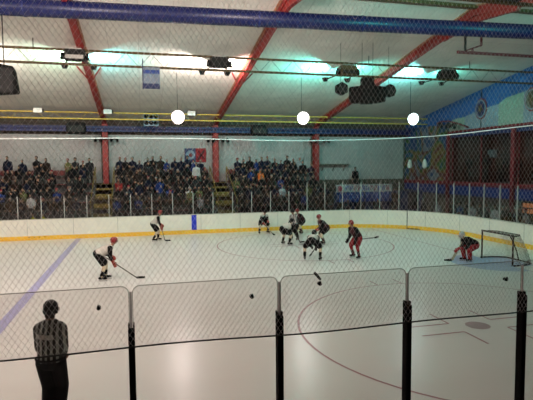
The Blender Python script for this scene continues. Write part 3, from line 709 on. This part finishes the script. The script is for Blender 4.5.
def skeleton(shz=.465, neck=.09, headup=.13, hipz=.95, hipy=0, lean=5, feet=((-.14, 0), (.14, 0)), hands=None, look=0, turn=0, ank=.16, sw=.19, toe=(0, 0), kneeout=.15, hipx=0, lean_side=0):
    J = {}; P = V((hipx, hipy, hipz)); J['P'] = P
    la = R(lean); up = V((math.sin(R(lean_side)), math.sin(la), math.cos(la))).normalized(); fwd = V((0, math.cos(la), -math.sin(la)))
    J['up'] = up; J['fwd'] = fwd
    J['W'] = P+up*.20; J['Ch'] = P+up*.38; J['Nb'] = P+up*.53
    la2 = R(lean*.45+look); hu = V((0, math.sin(la2), math.cos(la2))); J['Nk'] = J['Nb']+(up*.5+hu*.5).normalized()*neck
    J['H'] = J['Nk']+hu*headup+V((0, math.cos(la2), -math.sin(la2)))*.03
    J['hrot'] = Matrix.Rotation(R(turn), 3, 'Z') @ Matrix.Rotation(-la2, 3, 'X')
    for s, f, h, i in ((-1, feet[0], (hands or (None, None))[0], 'L'), (1, feet[1], (hands or (None, None))[1], 'R')):
        hip = P+V((s*.095, 0, -.03)); an = V((f[0], f[1], f[2] if len(f) > 2 else ank))
        k, an = ik(hip, an, .445, .43, V((s*kneeout, 1, .1))); J['hip'+i] = hip; J['kn'+i] = k; J['an'+i] = an
        td = V((math.sin(R(toe[0 if s < 0 else 1])), math.cos(R(toe[0 if s < 0 else 1])), 0)); J['toe'+i] = an+td*.17+V((0, 0, -.055)); J['heel'+i] = an-td*.07+V((0, 0, -.05)); J['td'+i] = td
        sh = P+up*shz+V((s*sw, 0, 0)); J['sh'+i] = sh
        h = V(h) if h else sh+V((s*.07, .03, -.56))
        e, h = ik(sh, h, .30, .26, V((s*.35, -.8, -.5))); J['el'+i] = e; J['ha'+i] = h
    return J

def fingers(bm, wrist, elbow, thick=1.0, side=1):
    d = (wrist-elbow).normalized(); a, b = frame(d, (0, 1, 0)); c = wrist+d*.05
    limb(bm, wrist, c+d*.03, .028*thick, .034*thick, a, 1.35)
    for i, (o, L) in enumerate(((-.032, .065), (-.011, .078), (.011, .074), (.032, .058))):
        r_ = c+a*o*thick+d*.025; m_ = r_+d*L*.55*thick+b*side*.012; t_ = m_+d*L*.3*thick+b*side*.045*thick
        limb(bm, r_, m_, .0115*thick, .0105*thick, n=8); limb(bm, m_, t_, .0105*thick, .009*thick, n=8)
    limb(bm, wrist+a*.025+d*.02, wrist+a*.06*thick+d*.06+b*side*.03, .013*thick, .011*thick, n=8)

def human(loc, heading, J, kit, label, cat='person', group=None, name='person', vox=.018, mask=False, scale=1.0):
    sd = V((1, 0, 0))
    bm = NB()          # the body: one continuous surface
    limb(bm, J['P'], J['W'], .145, .13, sd, 1.12); limb(bm, J['W'], J['Ch'], .13, .14, sd, 1.2); limb(bm, J['Ch'], J['Nb']-J['up']*.05, .14, .10, sd, 1.25)
    limb(bm, J['shL'], J['shR'], .065, .065); limb(bm, J['Nb']-J['up']*.04, J['Nk']+(J['H']-J['Nk'])*.4, .06, .056)
    rot = J['hrot']; H = J['H']
    ellip(bm, H+rot @ V((0, 0, .02)), (.077, .095, .105), rot); ellip(bm, H+rot @ V((0, .03, -.055)), (.055, .062, .06), rot)
    ellip(bm, H+rot @ V((0, .10, -.012)), (.014, .022, .022), rot, 8)
    for s in (-1, 1): ellip(bm, H+rot @ V((s*.08, -.005, 0)), (.012, .02, .03), rot, 8)
    ellip(bm, H+rot @ V((0, .082, -.058)), (.026, .016, .012), rot, 8)
    for i in 'LR':
        limb(bm, J['hip'+i], J['kn'+i], .088, .06); limb(bm, J['kn'+i], J['an'+i], .062, .042)
        limb(bm, J['heel'+i]+V((0, 0, .01)), J['toe'+i], .036, .03)
        limb(bm, J['sh'+i], J['el'+i], .056, .042); limb(bm, J['el'+i], J['ha'+i], .042, .028)
        fingers(bm, J['ha'+i], J['el'+i], 1, -1 if i == 'L' else 1)
    b = remesh(name, bm, M['skin'], vox if vox < .03 else .03, smooth=2)
    tag(b, label, cat, group); b.location = loc; b.rotation_euler = (0, 0, R(heading-90)); b.scale = (scale,)*3
    f = kit.get('puff', 1.0)
    # jersey
    bm = NB(); limb(bm, J['P']+J['up']*.0, J['W'], .175*f, .165*f, sd, 1.18); limb(bm, J['W'], J['Ch'], .165*f, .17*f, sd, 1.22); limb(bm, J['Ch'], J['Nb']-J['up']*.05, .17*f, .12*f, sd, 1.3)
    for i in 'LR': limb(bm, J['Nb']-J['up']*.04, J['sh'+i], .085*f, .085*f)
    sl_ = kit.get('sleeve')
    def arm(bm):
        for i in 'LR': limb(bm, J['sh'+i], J['el'+i], .088*f, .070*f); limb(bm, J['el'+i], J['el'+i]+(J['ha'+i]-J['el'+i])*.9, .070*f, .052*f)
    if not sl_: arm(bm)
    jersey = remesh(kit.get('topname', 'jersey'), bm, M[kit['top']], vox, b)
    if sl_:
        bm = NB(); arm(bm)
        for i, s in (('L', -1), ('R', 1)): limb(bm, J['sh'+i]-V((s*.05, 0, 0)), J['sh'+i], .095*f, .095*f)
        remesh('sleeves', bm, M[sl_], vox, b)
    if kit.get('yoke'):
        bm = NB(); limb(bm, J['shL']+J['up']*.02, J['shR']+J['up']*.02, .092*f, .092*f); remesh('shoulder_yoke', bm, M[kit['yoke']], vox, b)
    # pants
    bm = NB(); limb(bm, J['P']-J['up']*.03, J['P']+J['up']*.10, .172*f, .15*f, sd, 1.12)
    long = kit.get('long')
    for i in 'LR':
        k = J['kn'+i]
        if long: limb(bm, J['hip'+i], k, .125*f, .10*f); limb(bm, k, J['an'+i]+V((0, 0, .02)), .10*f, .09*f)
        else: limb(bm, J['hip'+i], J['hip'+i]+(k-J['hip'+i])*.86, .135*f, .115*f)
    remesh('trousers' if long else 'hockey_pants', bm, M[kit['pants']], vox, b)
    if not long:
        for i in 'LR':
            q = kit.get('pad', 1.0)
            bm = NB(); limb(bm, J['kn'+i]+(J['hip'+i]-J['kn'+i])*.1, J['kn'+i]+(J['an'+i]-J['kn'+i])*.15, .08*q, .08*q, sd, 1+.3*(q-1)); limb(bm, J['kn'+i], J['an'+i], .078*q, .055*q, sd, 1+.3*(q-1))
            sock = remesh('goalie_pad' if kit.get('pad') else 'sock', bm, M[kit['sock']], vox, b)
            if kit.get('sock2'):
                bm = NB(); d = J['an'+i]-J['kn'+i]; limb(bm, J['kn'+i]+d*.48, J['kn'+i]+d*.9, .070, .062)
                remesh('sock_band', bm, M[kit['sock2']], vox, sock)
    for i in 'LR':
        bm = NB(); limb(bm, J['an'+i]+V((0, 0, .08)), J['an'+i], .055, .052); limb(bm, J['heel'+i]+V((0, 0, .01)), J['toe'+i]+V((0, 0, .005)), .05, .042)
        sk = remesh('skate', bm, M['jblack'], min(vox, .016), b, 2)
        bm = NB(); beam(bm, J['heel'+i]-J['td'+i]*.03-V((0, 0, .075)), J['toe'+i]+J['td'+i]*.03-V((0, 0, .072)), .012, .05); link('skate_blade', bm, M['blade'], sk)
        if kit.get('glove'):
            bm = NB(); d = (J['ha'+i]-J['el'+i]).normalized(); limb(bm, J['ha'+i]-d*.10, J['ha'+i]+d*.02, .062, .058); fingers(bm, J['ha'+i], J['el'+i], 1.55, -1 if i == 'L' else 1); limb(bm, J['ha'+i], J['ha'+i]+d*.08, .055, .05)
            remesh('glove', bm, M[kit['glove']], .014, b, 1)
    # helmet
    hs = kit.get('hs', 1.0)
    bm = NB(); ellip(bm, H+rot @ V((0, -.005, .045)), (.105*hs, .128*hs, .105*hs), rot); ellip(bm, H+rot @ V((0, -.055, -.01)), (.092*hs, .07*hs, .08*hs), rot)
    for s in (-1, 1): limb(bm, H+rot @ V((s*.088, .0, .03)), H+rot @ V((s*.082, .01, -.045)), .03, .022, n=8)
    if mask: ellip(bm, H+rot @ V((0, .05, -.03)), (.088, .08, .11), rot)
    hl = remesh('helmet', bm, M[kit['helmet']], .013, b, 1)
    if not mask:
        bm = NB(); pts = [H+rot @ V((.1*math.cos(R(a)), .02+.115*math.sin(R(a)), .02)) for a in range(15, 166, 15)]
        pts2 = [p+rot @ V((0, .004, -.055)) for p in pts]
        A = [bm.verts.new(p) for p in pts]; B = [bm.verts.new(p) for p in pts2]
        for i in range(len(A)-1): bm.faces.new((A[i], A[i+1], B[i+1], B[i]))
        bmesh.ops.solidify(bm, geom=bm.faces[:], thickness=.003); link('visor', bm, M['winglass'], hl)
    else:
        bm = NB()
        for z in (-.02, -.05, -.08): tube(bm, [H+rot @ V((.07*math.cos(R(a)), .06+.085*math.sin(R(a)), z)) for a in range(20, 161, 20)], .005, 5)
        link('mask_cage', bm, M['dark'], hl)
    return b, jersey

def world(p, loc, heading):
    a = R(heading-90); return V((loc[0]+p[0]*math.cos(a)-p[1]*math.sin(a), loc[1]+p[0]*math.sin(a)+p[1]*math.cos(a), p[2]))

def stick(loc, heading, top, heel, label, m='stick', goalie=False, tip=(.0, .3)):
    a, b = world(top, loc, heading), world(heel, loc, heading)
    bm = NB(); beam(bm, a-b, (0, 0, 0), .028, .034)
    if goalie: beam(bm, (a-b)*.42, (0, 0, 0), .03, .10)
    o = link('hockey_stick', bm, M[m]); o.location = b; tag(o, label, 'hockey stick')
    t = V((tip[0], tip[1], 0)); n_ = V((heel[0]+t[0], heel[1]+t[1], heel[2])); c = world(n_, loc, heading)-b
    bm = NB(); beam(bm, (0, 0, .0), c*.55+V((0, 0, .0)), .02, .075 if not goalie else .1); beam(bm, c*.55, c+c.cross(V((0, 0, 1)))*.12, .018, .07); link('blade', bm, M['jblack'], o)
    bm = NB(); beam(bm, (a-b)*.92, (a-b)*1.0, .036, .042); link('grip_tape', bm, M['signw'], o)
    return o

AWAY = dict(top='jwhite', sleeve='jblack', pants='jblack', sock='tan', sock2='jblack', helmet='hred', glove='gred', puff=1.05)
AWAYD = dict(top='jblack', yoke='jwhite', pants='jblack', sock='tan', sock2='jblack', helmet='hblack', glove='gred', puff=1.05)
AWAYE = dict(top='jwhite', sleeve='jblack', pants='jblack', sock='tan', sock2='jblack', helmet='hblack', glove='jblack', puff=1.08)
HOME = dict(top='maroon', sleeve='jblack', pants='jblack', sock='tan', sock2='maroon', helmet='hred', glove='gred', puff=1.05)
HOMER = dict(top='maroon', sleeve='jblack', pants='jred', sock='jred', sock2='maroon', helmet='hred', glove='jblack', puff=1.08)

# referee by the near glass, seen from behind
rl = (-15.72, -9.3, 0); rh = 82
J = skeleton(shz=.435, neck=.05, headup=.10, hipz=1.0, lean=3, feet=((-.075, 0), (.075, .03)), hands=((-.10, .27, 1.0), (.10, .28, .98)), look=6, turn=-14, toe=(-8, 8), kneeout=.05, ank=.15, sw=.15)
ref, rj = human(rl, rh, J, dict(top='refstripe', pants='jblack', long=True, helmet='hblack', topname='striped_shirt', puff=.9, hs=.9), 'referee in black and white striped shirt standing with back to the glass', vox=.014, scale=1.115)
bm = NB(); ellip(bm, J['H']+V((0, -.045, -.06)), (.072, .06, .075)); remesh('hair', bm, M['hair'], .014, ref, 1)
dg = bpy.context.evaluated_depsgraph_get(); bv = BVHTree.FromPolygons([v.co for v in rj.data.vertices], [p.vertices for p in rj.data.polygons])
bm = NB(); G = {}
for i in range(13):
    for j in range(5):
        x = -.15+.235*i/12; z = 1.325+.065*j/4-.012*i/12; h = bv.ray_cast(V((x, -1, z)), V((0, 1, 0)))
        G[i, j] = bm.verts.new((x, (h[0].y if h[0] else -.15)-.016, z))
for i in range(12):
    for j in range(4): bm.faces.new((G[i, j], G[i+1, j], G[i+1, j+1], G[i, j+1]))
bmesh.ops.solidify(bm, geom=bm.faces[:], thickness=-.003); tag(link('name_bar', bm, M['name'], ref), 'grey name strip across the shoulders')
bm = NB(); tube(bm, [(.19*math.cos(a), .005+.165*math.sin(a), 1.02) for a in [i*math.pi/10 for i in range(20)]], .018, 6, closed=True); link('belt', bm, M['jblack'], ref)

def skater(loc, heading, kit, label, st, **kw):
    kit = dict(kit)
    mask = kw.pop('mask', False); sc = kw.pop('scale', 1.0); J = skeleton(**kw); o, j = human((*loc, 0), heading, J, kit, label, name='goaltender' if mask else 'hockey_player', vox=.022, mask=mask)
    if st:
        st = dict(st); top = st.pop('top', None); L, R_ = J['haL'], J['haR']; s_lab = st.pop('label')
        heel = V(st.pop('heel')); hand = R_ if st.pop('side', 'R') == 'R' else L
        up = (hand-heel); top = heel+up.normalized()*st.pop('len', 1.35); stick(loc, heading, top, heel, s_lab, **st)
    return o
# left winger, bent forward with stick on the ice ahead
skater((-15.72, 1.05), 2, AWAY, 'skater in white jersey with black sleeves and red helmet bent over at left', dict(heel=(.1, 1.15, .05), label='hockey stick reaching right from the white-jerseyed skater at left', len=1.4),
       hipz=.985, hipy=-.16, lean=64, look=-26, feet=((-.15, .08), (.15, -.06)), hands=((-.02, .30, .86), (.10, .36, .66)), toe=(-8, 8))
skater((-13.62, 10.15), -8, dict(AWAY, puff=.95), 'lone skater in white and black jersey along the far boards at left', dict(heel=(.1, .50, .05), label='hockey stick of the lone skater by the far boards at left', len=1.2),
       hipz=.96, hipy=-.14, lean=40, look=-14, feet=((-.16, .1), (.16, -.1)), hands=((-.02, .30, .92), (.1, .32, .74)), toe=(-8, 8))
skater((-7.25, 11.3), -75, AWAYD, 'leftmost skater of the faceoff group, facing the camera with feet apart', dict(heel=(-.25, .75, .05), label='hockey stick of the leftmost faceoff skater', len=1.2),
       hipz=.72, hipy=-.15, lean=38, look=-15, feet=((-.30, .0), (.30, .05)), hands=((-.12, .38, .80), (.14, .36, .66)), toe=(-18, 18), kneeout=.5)
skater((-7.1, 6.85), 25, AWAYE, 'skater in black pants doubled over at the faceoff left of the linesman', dict(heel=(.0, .95, .05), label='hockey stick of the doubled-over faceoff skater', len=1.25),
       hipz=.86, hipy=-.25, lean=72, look=-30, feet=((-.26, -.05), (.26, -.05)), hands=((-.05, .48, .70), (.1, .55, .52)), toe=(-10, 10), kneeout=.4)
skater((-6.2, 8.3), 215, dict(top='linestripe', pants='jblack', long=True, helmet='hblack', puff=.98, topname='striped_shirt'), 'linesman in striped shirt leaning into the middle of the faceoff', None,
       hipz=.93, hipy=-.10, lean=26, look=0, feet=((-.2, 0), (.2, .05)), hands=((-.12, .38, .95), (.1, .5, .75)), toe=(-10, 10))
skater((-5.1, 10.6), 205, HOME, 'skater with red helmet directly behind the linesman', dict(heel=(.2, .95, .05), label='hockey stick of the skater behind the linesman', len=1.25),
       hipz=.82, hipy=-.15, lean=44, look=-16, feet=((-.2, .1), (.2, -.25)), hands=((-.05, .42, .95), (.1, .42, .72)), toe=(-8, 8))
skater((-5.2, 6.5), 185, HOME, 'skater in maroon jersey and red helmet right of the linesman', dict(heel=(-.15, .85, .05), side='L', label='hockey stick of the maroon skater right of the linesman', len=1.25),
       hipz=.86, hipy=-.16, lean=46, look=-22, feet=((-.2, .1), (.22, -.1)), hands=((-.1, .42, .78), (.12, .30, .80)), toe=(-8, 8))
skater((-7.27, 2.45), 62, AWAYE, 'skater seen from behind, bent over with legs wide and tan socks', dict(heel=(-.25, .9, .05), label='hockey stick of the skater seen from behind', len=1.2),
       hipz=.88, hipy=-.12, lean=80, look=-8, feet=((-.33, 0), (.33, 0)), hands=((-.12, .46, .55), (.10, .46, .50)), toe=(-14, 14), kneeout=.8)
skater((-5.3, 2.4), 200, HOMER, 'skater in red pants and dark jersey standing right of the faceoff group', None,
       hipz=.95, hipy=-.16, lean=38, look=-8, feet=((-.24, .0), (.22, -.1)), hands=((-.30, .30, .80), (.12, .30, .86)), toe=(-10, 10), kneeout=.3)
# the stick behind the red-trousered skater points to the right, level
bm = NB(); o = empty('hockey_stick', (-5.15, 2.3, .86), 'hockey stick held level, sticking out right of the red-trousered skater', 'hockey stick')
bm = NB(); beam(bm, (-.35, -.12, 0), (.78, .1, .02), .028, .034); link('shaft', bm, M['stick'], o)
bm = NB(); beam(bm, (.78, .1, .02), (.98, .12, .06), .02, .07); link('blade', bm, M['jblack'], o)
g_ = skater((-1.08, .42), 172, dict(top='jblack', pants='jred', sock='jred', pad=1.45, helmet='signw', glove='jred', puff=1.15), 'goaltender in white mask and red pads crouching in front of the net', dict(heel=(.15, .62, .06), label='wide goaltender stick resting on the blue crease edge', m='stick_y', goalie=True, len=.95, tip=(0, .32)),
       hipz=.72, hipy=-.30, lean=64, look=-20, feet=((-.16, -.02), (.16, .06)), hands=((-.16, .36, .60), (.14, .36, .52)), toe=(-12, 12), kneeout=.5, mask=True)

# ---------------------------------------------------------------- goal
goal = empty('goal', (0, 0, 0), 'dark red hockey goal with pale netting standing at right', 'goal')
for s, nm in ((-1, 'near'), (1, 'far')):
    bm = NB(); tube(bm, [(0, s*.915, 0), (0, s*.915, 1.22)], .035, 10); link('post', bm, M['goal'], goal)
bm = NB(); tube(bm, [(0, -.945, 1.22), (0, .945, 1.22)], .035, 10); link('crossbar', bm, M['goal'], goal)
def gp(t, z):     # outline of the back at height z
    dep = 1.1-.55*(z/1.22)**1.5; w = .915+.12*(1-z/1.22); a = t*math.pi
    return V((dep*min(1, math.sin(a)*1.35), -w*math.cos(a)*(1.0 if abs(math.cos(a)) < .97 else .97), z))
bm = NB(); tube(bm, [gp(i/16, .03) for i in range(17)], .03, 8); link('base_frame', bm, M['goal'], goal)
bm = NB(); tube(bm, [gp(i/16, 1.2) for i in range(17)], .025, 8); link('top_frame', bm, M['goal'], goal)
bm = NB(); tube(bm, [gp(.5, .03), gp(.5, .4), gp(.5, .8), gp(.5, 1.2)], .025, 8); link('back_stay', bm, M['goal'], goal)
bm = NB()
for k in range(40):
    for s in (1, -1):
        pts = []
        for i in range(11):
            t = k/40+s*i/10*.38
            if 0 <= t <= 1: pts.append(gp(t, .03+1.17*i/10))
        if len(pts) > 1: tube(bm, pts, .0045, 3, ends=False)
for k in range(26):
    for s in (1, -1):
        y = -.9+1.8*k/25
        pts = [(x_, y+s*x_*.8, 1.21) for x_ in (0, .15, .3, .45) if abs(y+s*x_*.8) < .9-x_*.35]
        if len(pts) > 1: tube(bm, pts, .0045, 3, ends=False)
link('netting', bm, M['goalnet'], goal)

# ---------------------------------------------------------------- crowd
def crowd_mesh(seated, arms, hat, seed):
    rnd = random.Random(seed); lean = rnd.uniform(-2, 14)
    if seated: J = skeleton(hipz=.50, hipy=0, lean=lean, feet=((-.14, .42, .09), (.14, .42, .09)), hands=arms, sw=.19)
    else: J = skeleton(hipz=.93, lean=lean*.4, feet=((-.12, 0, .09), (.12, .02, .09)), hands=arms, sw=.19)
    sd = V((1, 0, 0)); bm = NB()
    limb(bm, J['P'], J['W'], .17, .16, sd, 1.2); limb(bm, J['W'], J['Ch'], .16, .16, sd, 1.25); limb(bm, J['Ch'], J['Nb']-J['up']*.05, .16, .11, sd, 1.3)
    limb(bm, J['shL'], J['shR'], .085, .085); limb(bm, J['Nb']-J['up']*.04, J['Nk'], .065, .06); rot = J['hrot']; H = J['H']
    ellip(bm, H+rot @ V((0, 0, .02)), (.085, .10, .12), rot); ellip(bm, H+rot @ V((0, .105, -.01)), (.02, .025, .025), rot, 8)
    if hat: ellip(bm, H+rot @ V((0, -.01, .07)), (.10, .115, .085), rot)
    for i in 'LR':
        limb(bm, J['hip'+i], J['kn'+i], .10, .08); limb(bm, J['kn'+i], J['an'+i], .08, .055); limb(bm, J['heel'+i]+V((0, 0, .015)), J['toe'+i]+V((0, 0, .01)), .045, .04)
        limb(bm, J['sh'+i], J['el'+i], .078, .062); limb(bm, J['el'+i], J['ha'+i], .062, .045); ellip(bm, J['ha'+i]+(J['ha'+i]-J['el'+i]).normalized()*.06, (.045, .045, .05), seg=8)
    o = remesh('spectator', bm, M['jblack'], .042, smooth=1); me = o.data
    me.materials.clear()
    for nm in ('jblack', 'dark', 'skin', 'hair'): me.materials.append(M[nm])
    ri = rot.inverted()
    for f in me.polygons:
        c = V(f.center); q = ri @ (c-H); mi = 0
        if (c-H).length < .19 and q.z > -.11: mi = 3 if (q.y < .03 or q.z > .075) else 2
        elif min((c-J['haL']).length, (c-J['haR']).length) < .09: mi = 2
        elif c.z < J['P'].z-.06 or (seated and c.y > .2 and c.z < J['P'].z+.1): mi = 1
        f.material_index = mi
    bpy.data.objects.remove(o); return me
seat_m = [crowd_mesh(True, ((-.13, .34, .62), (.13, .34, .62)), False, 1), crowd_mesh(True, ((-.06, .28, .80), (.06, .28, .80)), True, 2), crowd_mesh(True, ((-.15, .4, .6), (.05, .2, 1.05)), False, 3), crowd_mesh(True, ((-.1, .36, .66), (.13, .3, .62)), True, 4)]
stand_m = [crowd_mesh(False, None, False, 5), crowd_mesh(False, ((-.08, .24, 1.15), (.08, .26, 1.1)), True, 6), crowd_mesh(False, ((-.25, .12, .92), (.18, .18, 1.0)), False, 7), crowd_mesh(False, ((-.06, .22, 1.3), (.2, .15, .98)), False, 8)]
def fab(n, c): return mat('coat_'+n, c, .95, spec=.1)
coats = [('black', fab('black', (.006, .006, .007)), 42), ('dark navy', fab('navy', (.006, .008, .018)), 22), ('dark brown', fab('brown', (.018, .012, .010)), 14), ('charcoal grey', fab('charcoal', (.016, .016, .018)), 14),
         ('red', fab('red', (.20, .02, .02)), 4), ('blue', fab('blue', (.012, .025, .10)), 7), ('pale grey', fab('pale', (.24, .23, .25)), 5), ('white', fab('white', (.4, .38, .38)), 2), ('olive green', fab('olive', (.09, .09, .04)), 5), ('orange', fab('orange', (.55, .12, .03)), 1), ('bright yellow', fab('yellow', (.55, .55, .03)), 0)]
hairs = [M['hair'], fab('brown_hair', (.08, .045, .025)), fab('black_hat', (.01, .01, .01)), fab('red_hat', (.2, .02, .03)), fab('grey_hat', (.2, .2, .2))]
wts = [c[2] for c in coats]
rnd = random.Random(11)
def person(me, loc, rz, coat, label, group, sc=1.0):
    o = bpy.data.objects.new('spectator', me); C.objects.link(o)
    o.location = loc; o.rotation_euler = (0, 0, rz); o.scale = (sc,)*3
    tag(o, label, 'person', group)
    for s, m_ in ((0, coat), (3, rnd.choice(hairs))):
        o.material_slots[s].link = 'OBJECT'; o.material_slots[s].material = m_
    return o
for k, (y, z) in enumerate(rows):
    for (a, b, sn) in secs:
        x = a+.3
        while x < b-.25:
            skip = .05
            if sn.startswith('left of') and k == 4: skip = .0 if x > -19.3 else .93
            if sn.startswith('left of') and k == 3: skip = .15
            if k == 4 and x < -19.5: skip = .8
            if sn.startswith('right') and k == 4 and (x > -2.6): skip = .7
            if rnd.random() >= skip:
                cn, cm, _ = rnd.choices(coats, wts)[0]
                st = k == 4 or rnd.random() < (.5 if k == 3 else .1)
                me = rnd.choice(stand_m if st else seat_m)
                verb = 'standing' if st else 'seated'
                person(me, (x+rnd.uniform(-.06, .06), y+(.12 if not st else -.16)+(rnd.uniform(-.03, .03)), z), math.pi+rnd.uniform(-.35, .35), cm,
                       'spectator in %s %s in %s row, %s' % (cn, verb, ordn[k], sn), '%s spectators %s in the %s row %s' % (cn, verb, ordn[k], sn), rnd.uniform(.88, 1.07) if st else rnd.uniform(.94, 1.05))
            x += rnd.uniform(.58, .68) if k < 4 else rnd.uniform(.42, .52)
# the two low yellow-jacketed ones, and people beyond the corner glass
for x, lab in ((-20.9, 'left of two people in bright yellow jackets low behind the far glass'), (-20.35, 'right of two people in bright yellow jackets low behind the far glass')):
    person(seat_m[0], (x+.5, 13.15, .12), math.pi, coats[-1][1], lab, None)
corner = [(-.6, 13.9, 'dark navy', 1), (.3, 14.0, 'black', 0), (1.6, 13.8, 'charcoal grey', 2), (2.7, 13.6, 'dark brown', 1), (4.2, 12.2, 'black', 0), (4.6, 11.2, 'pale grey', 2), (5.0, 10.0, 'black', 3), (4.9, 9.2, 'blue', 1), (5.2, 8.4, 'pale grey', 0), (5.0, 7.4, 'dark brown', 1), (5.3, 6.6, 'white', 2), (5.1, 5.7, 'charcoal grey', 3), (5.2, 4.8, 'dark navy', 0), (5.0, 3.9, 'pale grey', 1), (5.1, 3.0, 'black', 2), (5.7, 9.6, 'black', 1), (5.75, 7.9, 'dark navy', 3), (5.7, 6.1, 'dark brown', 0), (5.75, 5.2, 'black', 2), (5.7, 3.5, 'black', 1)]
cd = {c[0]: c[1] for c in coats}
near_of = ['just left of the lettered sign', 'under the left end of the lettered sign', 'under the middle of the lettered sign', 'under the right end of the lettered sign', 'at the room corner behind the curved glass', 'second from the room corner behind the curved glass']
for i, (x, y, cn, mi) in enumerate(corner):
    ang = math.pi if y > 12.5 else math.pi/2
    lab = ('spectator in %s top standing %s' % (cn, near_of[i])) if i < 6 else 'spectator in %s top standing behind the end glass, %s row' % (cn, 'front' if x < 5.5 else 'rear')
    person(stand_m[mi], (x, y, -.03), ang+rnd.uniform(-.3, .3), cd[cn], lab, None if i < 6 else '%s spectators in the %s row behind the end glass' % (cn, 'front' if x < 5.5 else 'rear'), 1.0)
person(stand_m[0], (1.9, 18.2, 2.2), math.pi, cd['black'], 'dark figure standing alone by the shelf on the back wall', None)
bm = NB(); box(bm, (-1.0, 17.2, -.03), (6.4, 18.95, 2.19)); tag(link('trim_3', bm, M['walld']), kind='structure')
for i, (y, cn, mi) in enumerate([(11.9, 'black', 0), (10.6, 'dark navy', 1), (9.9, 'black', 2), (9.2, 'olive green', 3), (8.4, 'black', 0), (7.6, 'dark brown', 2), (5.9, 'red', 1), (4.9, 'black', 0), (4.1, 'dark brown', 3), (3.2, 'pale grey', 2)]):
    person(stand_m[mi], (XW+.75+.25*(i % 2), y, 2.93), math.pi/2+rnd.uniform(-.4, .4), cd[cn] if cn in cd else coats[0][1], 'viewer in %s top standing inside the upper gallery, %s' % (cn, 'left window' if y > 6.7 else 'right window'), '%s gallery viewers behind the %s window' % (cn, 'left' if y > 6.7 else 'right'), 1.0)

# ---------------------------------------------------------------- world, view
w = bpy.data.worlds.new('world'); S.world = w; w.use_nodes = True
w.node_tree.nodes['Background'].inputs['Color'].default_value = (.05, .055, .06, 1); w.node_tree.nodes['Background'].inputs['Strength'].default_value = .3
vs_ = S.view_settings; vs_.view_transform = 'Standard'; vs_.look = 'None'; vs_.gamma = 1; vs_.use_curve_mapping = False; vs_.exposure = -.72
